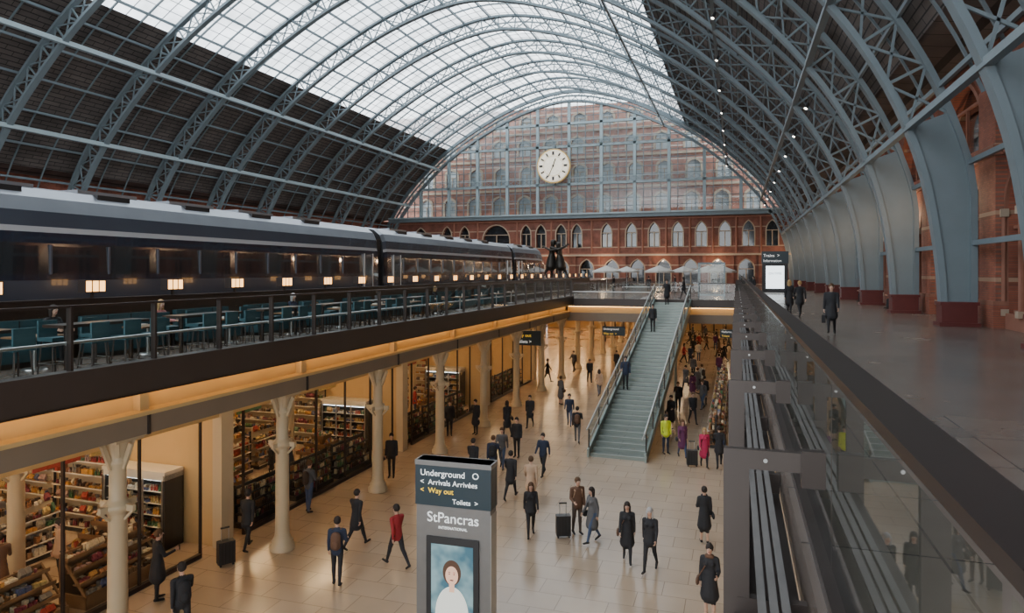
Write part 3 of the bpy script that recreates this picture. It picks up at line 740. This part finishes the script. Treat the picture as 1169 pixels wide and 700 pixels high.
for a, b, n in ((-13.2, 9.8, False), (10.3, 33.3, False), (33.9, 56.9, False), (57.5, 69, True)):
    c = car(a, b, n); c.parent = tr
g = MB()
for y in (9.75, 33.25, 56.85): g.box(-1.1, 1.1, y, y+.75, 6.8, 10., 'dark')
g.obj("gangways", parent=tr)

# ---------------------------------------------------------------- bar on left deck
bw = MB(); bw.box(-16.3, -16.15, 3, 78, 6., 7.45, 'wood'); bw.box(-16.35, -16.05, 3, 78, 7.45, 7.5, 'bronze')
bw.obj("bar_screen_wall")
lm = MB(); lm.box(-.03, .03, -.03, .03, 0, .18, 'bronze'); lm.box(-.12, .12, -.3, .3, .16, .46, 'lampglow')
for q in (-.3, -.1, .1, .3): lm.box(-.13, .13, q-.012, q+.012, .15, .47, 'bronze')
lm.box(-.13, .13, -.31, .31, .45, .48, 'bronze'); lm.box(-.13, .13, -.31, .31, .14, .17, 'bronze'); lme = lm.mesh("lamp")
y = 8.3
while y < 76: inst("table_lamp", lme, (-16.2, y, 7.502)); y += 2.7
bq = MB(); bq.box(-.3, .3, 0, 2.2, .12, .45, 'teal'); bq.box(-.35, -.18, 0, 2.2, .4, 1.05, 'teal'); bq.box(-.25, .25, .05, 2.15, 0, .12, 'dark')
for q in (.73, 1.46): bq.box(-.17, -.16, q-.01, q+.01, .45, 1.04, 'dark')
bqm = bq.mesh("banq")
tbm = MB(); tbm.box(-.35, .35, -.5, .5, .72, .76, 'woodl'); tbm.cyl((0, 0, .03), (0, 0, .72), .04, .04, 10, 'chrome'); tbm.cyl((0, 0, 0), (0, 0, .03), .26, .24, 18, 'chrome')
tbm.cyl((.1, .1, .76), (.1, .1, .92), .035, .03, 8, 'white'); tbm.box(-.2, 0, -.2, 0, .76, .8, 'white'); tbmm = tbm.mesh("tbl")
sb = MB()
sb.box(-.22, .22, -.21, .21, .72, .8, 'teal'); sb.box(.17, .22, -.21, .21, .8, 1.15, 'teal')
for a in (-1, 1):
    for b in (-1, 1): sb.beam((a*.16, b*.15, .72), (a*.21, b*.2, 0), .03, .03, 'bronze')
for a in (-1, 1): sb.beam((a*.2, -.19, .25), (a*.2, .19, .25), .02, .02, 'chrome'); sb.beam((-.2, a*.19, .25), (.2, a*.19, .25), .02, .02, 'chrome')
sbm = sb.mesh("stool")
htm = MB(); htm.box(-.3, .3, -1.1, 1.1, 1.04, 1.1, 'wood')
for q in (-.8, .8): htm.cyl((0, q, 0), (0, q, 1.04), .05, .05, 10, 'bronze'); htm.cyl((0, q, 0), (0, q, .03), .25, .25, 16, 'bronze')
htmm = htm.mesh("hightable")
y = 7.
while y < 46:
    inst("banquette_seat", bqm, (-15.75, y, 6.)); inst("cafe_table", tbmm, (-14.95, y+1.1, 6.))
    if y < 27:
        inst("high_bar_table", htmm, (-13.3, y+1.35, 6.))
        for q in (-.6, .2, .9): inst("bar_stool", sbm, (-12.75, y+1.3+q, 6.))
        for q in (-.6, .4): inst("bar_stool", sbm, (-13.85, y+1.3+q, 6.), rz=math.pi)
    y += 3.1
bc = MB(); bc.box(-15.2, -13.6, 3., 6.5, 6., 7.1, 'wood'); bc.box(-15.3, -13.5, 2.9, 6.6, 7.1, 7.16, 'white'); bc.obj("bar_counter")

# ---------------------------------------------------------------- parasols, lift, bench, statue etc.
pa = MB(); pa.cyl((0, 0, 0), (0, 0, 2.75), .035, .03, 10, 'chrome'); pa.cyl((0, 0, 0), (0, 0, .08), .35, .33, 20, 'dark')
n = 8
ring = [(1.55*math.cos(2*math.pi*i/n), 1.55*math.sin(2*math.pi*i/n), 2.25) for i in range(n)]; r2 = [(x, y, z-.18) for x, y, z in ring]
pa.add([(0, 0, 2.85)]+ring, [(0, i+1, (i+1) % n+1) for i in range(n)], 'canvas'); pa.add(ring+r2, [(i, (i+1) % n, n+(i+1) % n, n+i) for i in range(n)], 'canvas')
for i in range(n): pa.beam((0, 0, 2.3), (ring[i][0]*.9, ring[i][1]*.9, 2.3), .02, .02, 'chrome')
pam = pa.mesh("parasol")
for px in (692, 752, 808, 848):
    yy = 72+R.uniform(-2, 4); x_ = min(-1.5, at_y(px, yy)); inst("parasol", pam, (x_, yy, 6.)); inst("cafe_table", tbmm, (x_+.75, yy-.9, 6.))
for px in (715, 780): inst("parasol", pam, (at_y(px, 84), 84, 6.))
lf = MB()
for x in (-1, 1):
    for y in (-1, 1): lf.box(x*1.1-.05, x*1.1+.05, y*1.1-.05, y*1.1+.05, 0, 2.9, 'steel_l')
for z in (.1, 1.1, 2.9):
    for s in (-1, 1): lf.box(-1.1, 1.1, s*1.1-.04, s*1.1+.04, z-.04, z+.04, 'steel_l'); lf.box(s*1.1-.04, s*1.1+.04, -1.1, 1.1, z-.04, z+.04, 'steel_l')
for s in (-1, 1):
    lf.add([(-1.1, s*1.1, 0), (1.1, s*1.1, 0), (1.1, s*1.1, 2.9), (-1.1, s*1.1, 2.9)], [(0, 1, 2, 3)], 'shopglass'); lf.add([(s*1.1, -1.1, 0), (s*1.1, 1.1, 0), (s*1.1, 1.1, 2.9), (s*1.1, -1.1, 2.9)], [(0, 1, 2, 3)], 'shopglass')
lf.box(-1.15, 1.15, -1.15, 1.15, 2.92, 3.0, 'steel'); lfm = lf.mesh("lift")
inst("glass_lift_enclosure", lfm, (at_y(812, 64), 64, 6.))
railing("glass_balustrade", (-9.5, 60, 0), (-3., 60, 0), z0=6.35, z1=7.3)
bn = MB(); bn.box(-.25, .2, -1, 1, .40, .45, 'woodl'); bn.box(.2, .25, -1, 1, .5, .9, 'woodl')
for q in (-.8, .8): bn.box(-.22, .2, q-.04, q+.04, 0, .40, 'dark'); bn.box(.2, .25, q-.04, q+.04, .0, .5, 'dark')
bnm = bn.mesh("bench")
for y in (46., 55.2, 64.4): inst("bench", bnm, (9.2, y, 6.))
sp = MB(); sp.cyl((0, 0, 0), (-.15, -.1, -.35), .10, .13, 12, 'dark'); sp.cyl((-.15, -.1, -.35), (-.155, -.104, -.36), .10, .10, 12, 'spot'); sp.box(-.03, .03, -.03, .03, 0, .4, 'dark'); spm = sp.mesh("spot")
for w in (26., 31.5):
    for y in RIBY[5:-1]: inst("roof_spotlight", spm, (CX+w, y+4.6, zprof(CX+w)-.3))

# ---------------------------------------------------------------- people
def capsule(p, q, r0, r1, sx=1., sy=1., n=12, h=3):
    p = Vector(p); q = Vector(q); d = q-p
    if d.length < 1e-5: d = Vector((0, 0, 1e-4)); q = p+d
    d.normalize(); a = Vector((1, 0, 0)); a = a-d*a.dot(d)
    if a.length < .1: a = Vector((0, 1, 0)); a = a-d*a.dot(d)
    a.normalize(); b = d.cross(a); rings = []
    for k in range(1, h+1):
        t = math.pi/2*(1-k/h); rings.append((p-d*(r0*math.sin(t)), r0*math.cos(t)))
    for k in range(0, h):
        t = math.pi/2*k/h; rings.append((q+d*(r1*math.sin(t)), r1*math.cos(t)))
    vs = [p-d*r0]
    for c, r in rings:
        for i in range(n):
            t = 2*math.pi*i/n; vs.append(c+a*(r*sx*math.cos(t))+b*(r*sy*math.sin(t)))
    vs.append(q+d*r1); fs = []; m = len(rings)
    for i in range(n): fs.append((0, 1+(i+1) % n, 1+i))
    for k in range(m-1):
        for i in range(n): fs.append((1+k*n+i, 1+k*n+(i+1) % n, 1+(k+1)*n+(i+1) % n, 1+(k+1)*n+i))
    L = len(vs)-1
    for i in range(n): fs.append((L, 1+(m-1)*n+i, 1+(m-1)*n+(i+1) % n))
    return vs, fs
PSLOT = ['skin', 'hair', 'top', 'legs', 'shoe', 'bag', 'eye', 'lip']
PMAT = {}
def cm(kind, col):
    key = (kind, tuple(col))
    if key not in PMAT:
        PMAT[key] = pmat("%s_cloth_%d" % (kind, len(PMAT)), col, .8 if kind != 'skin' else .5, 0, .15, 6., .1 if kind in ('top', 'legs') else 0, 60.)
    return PMAT[key]
DEF = {'skin': (.52, .32, .23), 'hair': (.04, .025, .015), 'top': (.015, .015, .018), 'legs': (.015, .016, .02), 'shoe': (.012, .01, .01), 'bag': (.05, .03, .02), 'eye': (.6, .6, .6), 'lip': (.35, .10, .09)}
def make_person(name, legs, arms, coat=.0, hair='short', bag=None, lean=0., female=False, tights=False, voxel=.02):
    bones = []; D = lambda a: math.radians(a)
    def B(lab, p, q, r0, r1, sx=1., sy=1.): bones.append((lab, Vector(p), Vector(q), r0, r1, sx, sy))
    hw = .09
    hipz = .93; low = 9; chains = []
    for sgn, (ha, kb) in zip((-1, 1), legs):
        hip = Vector((sgn*hw, 0, hipz)); kn = hip+Vector((0, math.sin(D(ha)), -math.cos(D(ha))))*.44
        s = ha-kb; an = kn+Vector((0, math.sin(D(s)), -math.cos(D(s))))*.42
        fp = D(max(-50, s*1.0)) if s < 0 else D(s*.6)
        toe = an+Vector((sgn*.015, math.cos(fp)*.17, math.sin(fp)*.17-.045)); heel = an+Vector((0, -.03, -.035))
        chains.append((hip, kn, an, heel, toe)); low = min(low, toe.z-.035, heel.z-.04)
    dz = -low
    up = Vector((0, 0, dz))
    for hip, kn, an, heel, toe in chains:
        B('legs', hip+up, kn+up, .088, .06, 1, 1.05); B('legs', kn+up+Vector((0, -.008, 0)), kn+up+(an-kn)*.35+Vector((0, -.012, 0)), .058, .058)
        B('skin' if tights else 'legs', kn+up+(an-kn)*.3+Vector((0, -.01, 0)), an+up, .056, .04); B('shoe', heel+up, toe+up, .042, .034, 1.05, .9)
    H = hipz+dz
    def T(x, y, z):
        return Vector((x, y+math.sin(D(lean))*z, H+math.cos(D(lean))*z))
    ws = .9 if female else 1.
    B('legs', T(-.03, 0, .01), T(.03, 0, .04), .125, .125, 1.15, .85)
    B('top', T(0, 0, .10), T(0, 0, .28), .125*ws, .135*ws, 1.2, .82); B('top', T(0, .0, .28), T(0, 0, .42), .135*ws, .13*ws, 1.32, .85)
    B('top', T(-.15*ws, -.005, .475), T(.15*ws, -.005, .475), .062, .062); B('top', T(0, 0, .47), T(0, 0, .53), .075, .055)
    if female:
        for s in (-1, 1): B('top', T(s*.07, .075, .36), T(s*.07, .08, .36), .06, .06)
    B('top', T(0, 0, .12), T(0, 0, -.04), .135, .145, 1.18, .9)
    if coat > 0: B('top', T(0, 0, 0), T(0, .0, -coat), .145, .165+coat*.08, 1.15, 1.05)
    B('skin', T(0, .0, .5), T(0, .012, .6), .052, .05)
    hc = T(0, .03, .70)
    B('skin', hc+Vector((0, .015, -.06)), hc+Vector((0, 0, .025)), .066, .088, .95, 1.08)
    hands = []
    for sgn, (sa, eb, ab) in zip((-1, 1), arms):
        sh = T(sgn*.185*ws, -.005, .47); dirn = Vector((sgn*math.sin(D(ab)), math.sin(D(sa))*math.cos(D(ab)), -math.cos(D(sa))*math.cos(D(ab))))
        el = sh+dirn*.285; a2 = sa+eb; d2 = Vector((sgn*math.sin(D(ab))*.4-sgn*.12*(eb > 40), math.sin(D(a2)), -math.cos(D(a2)))).normalized(); wr = el+d2*.245
        B('top', sh, el, .058, .047); B('top', el, wr, .047, .036); B('skin', wr, wr+d2*.075, .028, .03, .6, 1.15); hands.append((sgn, wr, d2))
    vs = []; fs = []
    for (_, p, q, r0, r1, sx, sy) in bones:
        v, f_ = capsule(p, q, r0, r1, sx, sy); o = len(vs); vs += [tuple(x) for x in v]; fs += [tuple(i+o for i in g) for g in f_]
    me = bpy.data.meshes.new("tmp"); me.from_pydata(vs, [], fs); ob = bpy.data.objects.new("tmp", me); COL.objects.link(ob)
    md = ob.modifiers.new("r", 'REMESH'); md.mode = 'VOXEL'; md.voxel_size = voxel; md.use_smooth_shade = True
    m2 = ob.modifiers.new("s", 'SMOOTH'); m2.factor = .5; m2.iterations = 3
    dg = bpy.context.evaluated_depsgraph_get(); em = bpy.data.meshes.new_from_object(ob.evaluated_get(dg))
    bpy.data.objects.remove(ob)
    V = np.empty(len(em.vertices)*3); em.vertices.foreach_get("co", V); V = V.reshape(-1, 3)
    C = np.empty(len(em.polygons)*3); em.polygons.foreach_get("center", C); C = C.reshape(-1, 3)
    best = np.full(len(C), 1e9); lab = np.zeros(len(C), int)
    for (lb, p, q, r0, r1, sx, sy) in bones:
        P = np.array(p); Q = np.array(q); d = Q-P; L2 = max(1e-8, d@d); t = np.clip(((C-P)@d)/L2, 0, 1); X = C-(P+t[:, None]*d)
        dd = np.linalg.norm(X, axis=1)/((r0+(r1-r0)*t)*(sx+sy)/2) if lb in ('skin',) else np.sqrt((X[:, 0]/sx)**2+(X[:, 1]/sy)**2+X[:, 2]**2)/(r0+(r1-r0)*t)
        u_ = dd < best; best[u_] = dd[u_]; lab[u_] = PSLOT.index(lb)
    faces = [tuple(p.vertices) for p in em.polygons]
    mb = MB(); mats = {k: cm(k, DEF[k]) for k in PSLOT}
    for k in PSLOT: mb.mi(mats[k])
    mb.v = [tuple(x) for x in V]; mb.f = faces; mb.m = [int(x) for x in lab]; mb.sm = [True]*len(faces)
    bpy.data.meshes.remove(em)
    def add(lb, p, q, r0, r1, sx=1, sy=1, n=10, h=3):
        v, f_ = capsule(p, q, r0, r1, sx, sy, n, h); mb.add(v, f_, mats[lb], True)
    add('skin', hc+Vector((0, .092, .005)), hc+Vector((0, .112, -.022)), .008, .013, n=8)
    for s in (-1, 1):
        add('eye', hc+Vector((s*.032, .083, .012)), hc+Vector((s*.032, .084, .012)), .011, .011, n=8); add('hair', hc+Vector((s*.032, .0925, .012)), hc+Vector((s*.032, .093, .012)), .005, .005, n=6, h=2)
        add('hair', hc+Vector((s*.018, .091, .034)), hc+Vector((s*.048, .082, .034)), .005, .004, n=6, h=2)
        add('skin', hc+Vector((s*.085, -.005, .012)), hc+Vector((s*.083, -.0, -.03)), .016, .010, .6, 1, n=8)
    add('lip', hc+Vector((-.02, .083, -.052)), hc+Vector((.02, .083, -.052)), .008, .008, n=6)
    if hair != 'bald':
        add('hair', hc+Vector((0, -.02, .02)), hc+Vector((0, -.005, .045)), .096, .092, .98, 1.04, n=16, h=5)
    if hair == 'long':
        add('hair', hc+Vector((0, -.055, .02)), hc+Vector((0, -.07, -.17)), .08, .055, 1.15, .7, n=14, h=4)
        for s in (-1, 1): add('hair', hc+Vector((s*.075, .01, .0)), hc+Vector((s*.08, .0, -.16)), .03, .022, n=8)
    if hair == 'bun': add('hair', hc+Vector((0, -.11, .06)), hc+Vector((0, -.12, .07)), .045, .04, n=10)
    if hair == 'hat': add('bag', hc+Vector((0, -.01, .045)), hc+Vector((0, -.01, .07)), .105, .09, n=16, h=4)
    for sgn, wr, d2 in hands:
        side = Vector((0, d2.z*-1, d2.y)).normalized() if abs(d2.x) < .9 else Vector((0, 1, 0)); inn = Vector((-sgn, 0, 0))
        base = wr+d2*.08
        for k, ln in enumerate((.062, .072, .068, .052)):
            o = base+side*(.026-.0175*k); m_ = o+(d2*.85+inn*.25).normalized()*ln*.55; e_ = m_+(d2*.5+inn*.75).normalized()*ln*.5
            add('skin', o, m_, .0088, .0082, n=6, h=2); add('skin', m_, e_, .0082, .006, n=6, h=2)
        o = wr+d2*.025+side*.022; m_ = o+(d2*.6+side*.7+inn*.25).normalized()*.038; e_ = m_+(d2*.9+side*.2+inn*.3).normalized()*.03
        add('skin', o, m_, .011, .0095, n=6, h=2); add('skin', m_, e_, .0095, .007, n=6, h=2)
    if bag == 'backpack':
        add('bag', T(0, -.19, .14), T(0, -.18, .38), .12, .11, 1.15, .75, n=14, h=4); add('bag', T(0, -.26, .14), T(0, -.26, .22), .07, .06, 1.3, .6)
        for s in (-1, 1): add('bag', T(s*.11, -.06, .53), T(s*.12, .11, .42), .02, .018, 1.3, .8); add('bag', T(s*.12, .11, .42), T(s*.14, .03, .2), .018, .015, 1.3, .8)
    if bag in ('shoulder', 'shoulderR'):
        add('bag', T(.27, -.06, -.08), T(.27, .08, -.08), .09, .09, .5, 1.1, n=12); add('bag', T(-.1, .0, .52), T(.1, .11, .3), .012, .012, n=6); add('bag', T(.1, .11, .3), T(.26, .06, 0), .012, .012, n=6)
    if bag == 'hand':
        sgn, wr, d2 = hands[1]; g = wr+d2*.11
        for yy in (-.06, .06): add('bag', g, g+Vector((0, yy, -.12)), .008, .008, n=6)
        mb.box(g.x-.06, g.x+.06, g.y-.17, g.y+.17, g.z-.38, g.z-.11, mats['bag'])
    if bag == 'phone':
        sgn, wr, d2 = hands[1]; g = wr+d2*.11; mb.box(g.x-.035, g.x+.035, g.y-.0, g.y+.012, g.z-.04, g.z+.1, mats['bag'])
    if name.endswith('scarf'):
        add('bag', T(-.05, .03, .53), T(.05, .03, .53), .06, .06)
    return mb.mesh(name)
PV = {
 'walkA': make_person("pA", [(26, 6), (-20, 20)], [(-22, 18, 6), (24, 22, 6)]),
 'walkB': make_person("pB", [(-18, 24), (24, 4)], [(26, 25, 6), (-20, 15, 7)], coat=.22),
 'walkC': make_person("pC", [(20, 4), (-14, 28)], [(-12, 12, 5), (30, 60, 8)], coat=.0, bag='backpack'),
 'stand': make_person("pD", [(3, 3), (-2, 2)], [(0, 10, 6), (4, 12, 6)], coat=.05),
 'standcoat': make_person("pE", [(4, 5), (-3, 2)], [(2, 12, 8), (20, 85, 10)], coat=.35, bag='phone'),
 'standpack': make_person("pF", [(2, 2), (-6, 6)], [(0, 12, 7), (8, 70, 10)], bag='backpack'),
 'wcoat': make_person("pG", [(20, 6), (-16, 18)], [(-14, 18, 6), (16, 20, 6)], coat=.36, hair='long', female=True, bag='shoulder'),
 'wjack': make_person("pH", [(-16, 20), (19, 4)], [(14, 30, 7), (-16, 12, 6)], coat=.1, hair='long', female=True),
 'wstand': make_person("pI scarf", [(2, 2), (-3, 3)], [(4, 80, 10), (2, 12, 7)], coat=.4, hair='bun', female=True, bag='shoulder', tights=True),
 'pull': make_person("pJ", [(20, 6), (-16, 16)], [(20, 15, 6), (-28, 6, 12)], coat=.15, hair='hat'),
 'case': make_person("pK", [(-14, 16), (18, 4)], [(12, 20, 6), (0, 4, 8)], coat=.3, bag='hand'),
 'sit': make_person("pL", [(86, 86), (82, 80)], [(30, 60, 8), (35, 55, 8)], hair='long', female=True, lean=4),
 'hug': make_person("pM", [(0, 4), (-12, 14)], [(80, 45, 6), (70, 50, 6)], coat=.38, hair='long', female=True, lean=4),
}
BLK = (.016, .016, .019); NAVY = (.02, .03, .06); GREY = (.09, .09, .095); TAN = (.38, .24, .15); RED = (.30, .02, .025); MAG = (.42, .02, .08); PUR = (.12, .03, .09); DEN = (.05, .075, .14); BRN = (.12, .06, .035); WHT = (.5, .48, .44); YEL = (.6, .7, .04); BEI = (.5, .35, .24)
HB = (.02, .013, .01); HBR = (.09, .045, .02); HBL = (.38, .24, .1); HGR = (.35, .34, .33)
def person(var, x, y, z=0., head=180, top=BLK, legs=BLK, hair=HB, bag=None, s=1., flip=False, free=False):
    if free:
        for _ in range(60):
            if all((x-a)**2+(y-b)**2 > .8 or abs(z-c) > 1.5 for a, b, c in PLACED): break
            x += R.uniform(-.5, .5); y += R.uniform(-1., 1.)
            if z < 1 and y < 50: x = min(max(x, -3.0), -1.8)
    PLACED.append((x, y, z))
    nm = "woman" if var in ('wcoat', 'wjack', 'wstand', 'sit') else "man"
    nm += {"walkA": "_walking", "walkB": "_walking", "walkC": "_walking", "wcoat": "_walking", "wjack": "_walking", "pull": "_walking", "case": "_walking", "sit": "_sitting"}.get(var, "_standing")
    o = inst(nm, PV[var], (x, y, z), math.radians(head), sc=((-s if flip else s), s, s))
    for sl_, c in (('top', top), ('legs', legs), ('hair', hair), ('bag', bag)):
        if c is None: continue
        i = PSLOT.index(sl_); o.material_slots[i].link = 'OBJECT'; o.material_slots[i].material = cm(sl_, c)
    return o
def pp(var, px, py, head=180, top=BLK, legs=BLK, hair=HB, bag=None, s=1., flip=False, z=0., free=False):
    x, y = place(px, py, z); return person(var, x, y, z, head, top, legs, hair, bag, s, flip, free)
pp('standpack', 385, 668, 20, NAVY, BLK, HB, BRN, 1.0)
pp('walkB', 407, 626, -10, BLK, BLK, HB)
pp('walkA', 453, 648, 65, RED, BLK, HB)
pp('wjack', 606, 613, 200, BLK, BLK, HBR, s=.96)
pp('walkB', 606, 578, 10, BEI, TAN, HBR)
pp('standpack', 659, 610, 215, BRN, (.07, .05, .04), HBR, TAN)
pp('wcoat', 676, 620, 140, GREY, DEN, HB, BLK, .96)
pp('wcoat', 716, 642, 188, BLK, BLK, HB, BRN, .97)
pp('wjack', 742, 653, 172, BLK, BLK, HGR, BLK, 1.0)
pp('wstand', 804, 620, 10, BLK, BLK, HB, BLK, .96)
pp('wstand', 810, 706, 175, BLK, BLK, HB, BRN, 1.0)
pp('wcoat', 804, 534, 190, MAG, BLK, HBL, BLK, .95); pp('walkB', 821, 534, 5, BLK, BLK)
pp('wcoat', 779, 523, 200, PUR, DEN, HBR, BLK, .96)
pp('stand', 760, 518, 210, YEL, NAVY, HB)
pp('walkA', 620, 544, 175, NAVY, BLK); pp('walkB', 605, 489, 185, BLK, BLK)
pp('walkA', 650, 487, 190, NAVY, DEN); pp('walkC', 659, 506, 10, BLK, GREY, HB, BRN)
pp('walkB', 583, 570, 0, BLK, BLK, HB); pp('walkC', 563, 548, 10, NAVY, BLK, HBR, BLK); pp('walkB', 540, 552, 0, BLK, BLK); pp('stand', 590, 522, 180, BLK, BLK)
pp('standcoat', 543, 496, 170, BLK, BLK); pp('wcoat', 579, 498, 40, BLK, BLK, HB, BLK); pp('walkA', 573, 536, 190, GREY, DEN, HBR)
pp('walkA', 673, 437, 200, BLK, BLK); pp('stand', 704, 425, 180, BLK, BLK); pp('wjack', 684, 452, 20, BEI, DEN)
pp('walkC', 208, 735, 60, BLK, BLK, HB, BLK, 1.02)
pp('pull', 283, 628, 10, BLK, BLK, HB, BLK)
pp('stand', 447, 545, 200, BLK, BLK)
for x, y, c in ((-17.2, 12.0, BRN), (-16.7, 13.2, TAN), (-20.6, 11.0, BLK), (-20.5, 14.2, GREY), (-17.0, 18.4, PUR), (-16.8, 21.8, BLK), (-17.2, 23.4, NAVY), (-20.5, 20.3, TAN), (-20.6, 24.5, BLK), (-17.0, 33.0, BLK), (-17.1, 34.6, RED), (-17.0, 42.5, BLK), (-13.7, 13.4, BLK), (-13.8, 19.9, GREY), (-13.6, 31.4, BLK)):
    person(R.choice(['stand', 'standcoat', 'wstand', 'standpack']), x, y, 0, R.uniform(0, 360), c, R.choice([BLK, DEN]), R.choice([HB, HBR]))
def onstair(t, dx, var, head, top=BLK, legs=BLK, hair=HB):
    i = int(t*N); yl = (i+.5)*run; a = math.radians(-1.8)
    person(var, -4.95+dx*math.cos(a)-yl*math.sin(a), 29.8+dx*math.sin(a)+yl*math.cos(a), (i+1)*rise+.006, head, top, legs, hair)
onstair(.72, -.55, 'stand', 180); onstair(.30, -.8, 'standpack', 190, NAVY); onstair(.95, -.3, 'standcoat', 180)
pp('case', 949, 382, 172, BLK, BLK, HBR, BLK, 1.0, z=6.); pp('walkB', 913, 362, 10, BLK, BLK, HBL, z=6.); pp('wcoat', 901, 359, -10, BLK, BLK, HBL, BLK, z=6.)
for q, c in ((45.6, MAG), (55.5, BLK)): person('sit', 9.0, q, 6.0, 90, c, BLK, HBR)
VL = ['walkA', 'walkB', 'stand', 'standcoat', 'wcoat', 'wjack', 'wstand', 'walkC', 'pull']
for px, py in ((823, 487), (836, 470), (822, 457), (838, 440), (806, 462), (795, 450), (812, 445), (790, 432), (820, 430), (845, 418), (775, 470), (783, 446), (768, 490), (798, 412), (826, 411), (838, 404), (789, 406), (850, 412), (815, 400), (842, 395)):
    x, y = place(px+R.uniform(-2, 2), py)
    if -1.8 < x < .3 and 32 < y < 51.5: x = -1.9-R.uniform(0, 1.)
    person(R.choice(VL), x, y, 0, R.choice([0, 180])+R.uniform(-40, 40), R.choice([BLK, BLK, NAVY, GREY, BEI, BRN, PUR, WHT]), R.choice([BLK, DEN, BLK]), R.choice([HB, HBR, HB, HBL]), free=True)
for px, py in ((640, 462), (655, 425), (625, 437)):
    pp(R.choice(VL), px, py, R.uniform(0, 360), R.choice([BLK, NAVY, GREY]), BLK, R.choice([HB, HBR]))
for _ in range(24):
    person(R.choice(VL), R.uniform(-11, -.5), R.uniform(55, 90), 0, R.uniform(0, 360), R.choice([BLK, NAVY, GREY, BLK, BRN, TAN, RED]), BLK, R.choice([HB, HBR]), free=True)
for y, c in ((11.2, BLK), (14.4, (.5, .2, .2)), (20.5, NAVY), (26.8, GREY), (33, BLK)):
    person('sit', -15.6, y+.9, 6.02, -90, c, BLK, R.choice([HB, HBL, HGR]))
for px, yy in ((700, 77), (740, 66), (770, 80), (860, 68), (780, 55), (640, 80), (820, 90), (715, 90)):
    person(R.choice(VL), at_y(px, yy), yy, 6., R.uniform(0, 360), BLK, BLK)

sk = MB(); sk.box(-.22, .22, -.13, .13, .07, .68, 'dark')
for q in (-.14, -.05, .05, .14): sk.box(q-.012, q+.012, -.14, .14, .1, .65, 'black')
for a in (-.17, .17):
    for b in (-.09, .09): sk.cyl((a-.02, b, .035), (a+.02, b, .035), .035, .035, 10, 'black')
for q in (-.1, .1): sk.cyl((q, .08, .68), (q, .08, 1.02), .01, .01, 6, 'chrome')
sk.box(-.12, .12, .06, .1, 1.0, 1.04, 'black'); skm = sk.mesh("case")
for px, py, rz in ((643, 613, .4), (258, 645, 1.), (790, 532, .2)):
    x, y = place(px, py, 0); inst("rolling_suitcase", skm, (x, y, 0), rz)
stt = empty("embracing_couple_statue", (at_y(634, 106), 106, 6.))
mb = MB(); mb.lathe([(2.2, 0), (2.2, .5), (1.9, .6), (1.9, .9)], (0, 0, 0), 24, 'stone'); mb.obj("plinth", parent=stt)
for s, r in ((-1, -90), (1, 90)):
    o = inst("figure", PV['hug'], (s*.7, 0, .88), math.radians(r), stt, (5.2, 4.4, 3.6 if s < 0 else 3.4))
    for i in range(len(PSLOT)): o.material_slots[i].link = 'OBJECT'; o.material_slots[i].material = M['statue']

# ---------------------------------------------------------------- lights & world
def point(name, loc, power, col, r=.15):
    l = bpy.data.lights.new(name, 'POINT'); l.energy = power; l.color = col; l.shadow_soft_size = r
    o = bpy.data.objects.new(name, l); COL.objects.link(o); o.location = loc; return o
for k in range(7):
    point("wall_lantern", (6.-9*k, 112.5, 10.2), 260, (1, .66, .38), .3)
for y in RIBY[4:]: point("walkway_lantern", (8.9, y+4.6, 11.5), 220, (1, .68, .40), .2)
w = bpy.data.worlds.new("overcast_sky"); bpy.context.scene.world = w; w.use_nodes = True; nt = w.node_tree
bg = nt.nodes["Background"]; bg.inputs[1].default_value = 4.5
tc = nt.nodes.new("ShaderNodeTexCoord"); n = nt.nodes.new("ShaderNodeTexNoise"); n.inputs["Scale"].default_value = 3; n.inputs["Detail"].default_value = 5
cr = nt.nodes.new("ShaderNodeValToRGB"); cr.color_ramp.elements[0].position = .35; cr.color_ramp.elements[1].position = .65
cr.color_ramp.elements[0].color = (.75, .82, .88, 1); cr.color_ramp.elements[1].color = (1, 1, 1, 1)
nt.links.new(tc.outputs["Generated"], n.inputs["Vector"]); nt.links.new(n.outputs["Fac"], cr.inputs[0]); nt.links.new(cr.outputs[0], bg.inputs[0])

cam = bpy.data.cameras.new("camera"); cam.lens = 24; cam.sensor_width = 36; cam.sensor_fit = 'HORIZONTAL'; cam.shift_y = -40/1169; cam.clip_end = 1000; cam.clip_start = .05
co = bpy.data.objects.new("camera", cam); COL.objects.link(co); co.location = (0, 0, CZ); co.rotation_euler = (math.pi/2, 0, TH)
bpy.context.scene.camera = co
print("OBJS", len(bpy.data.objects))
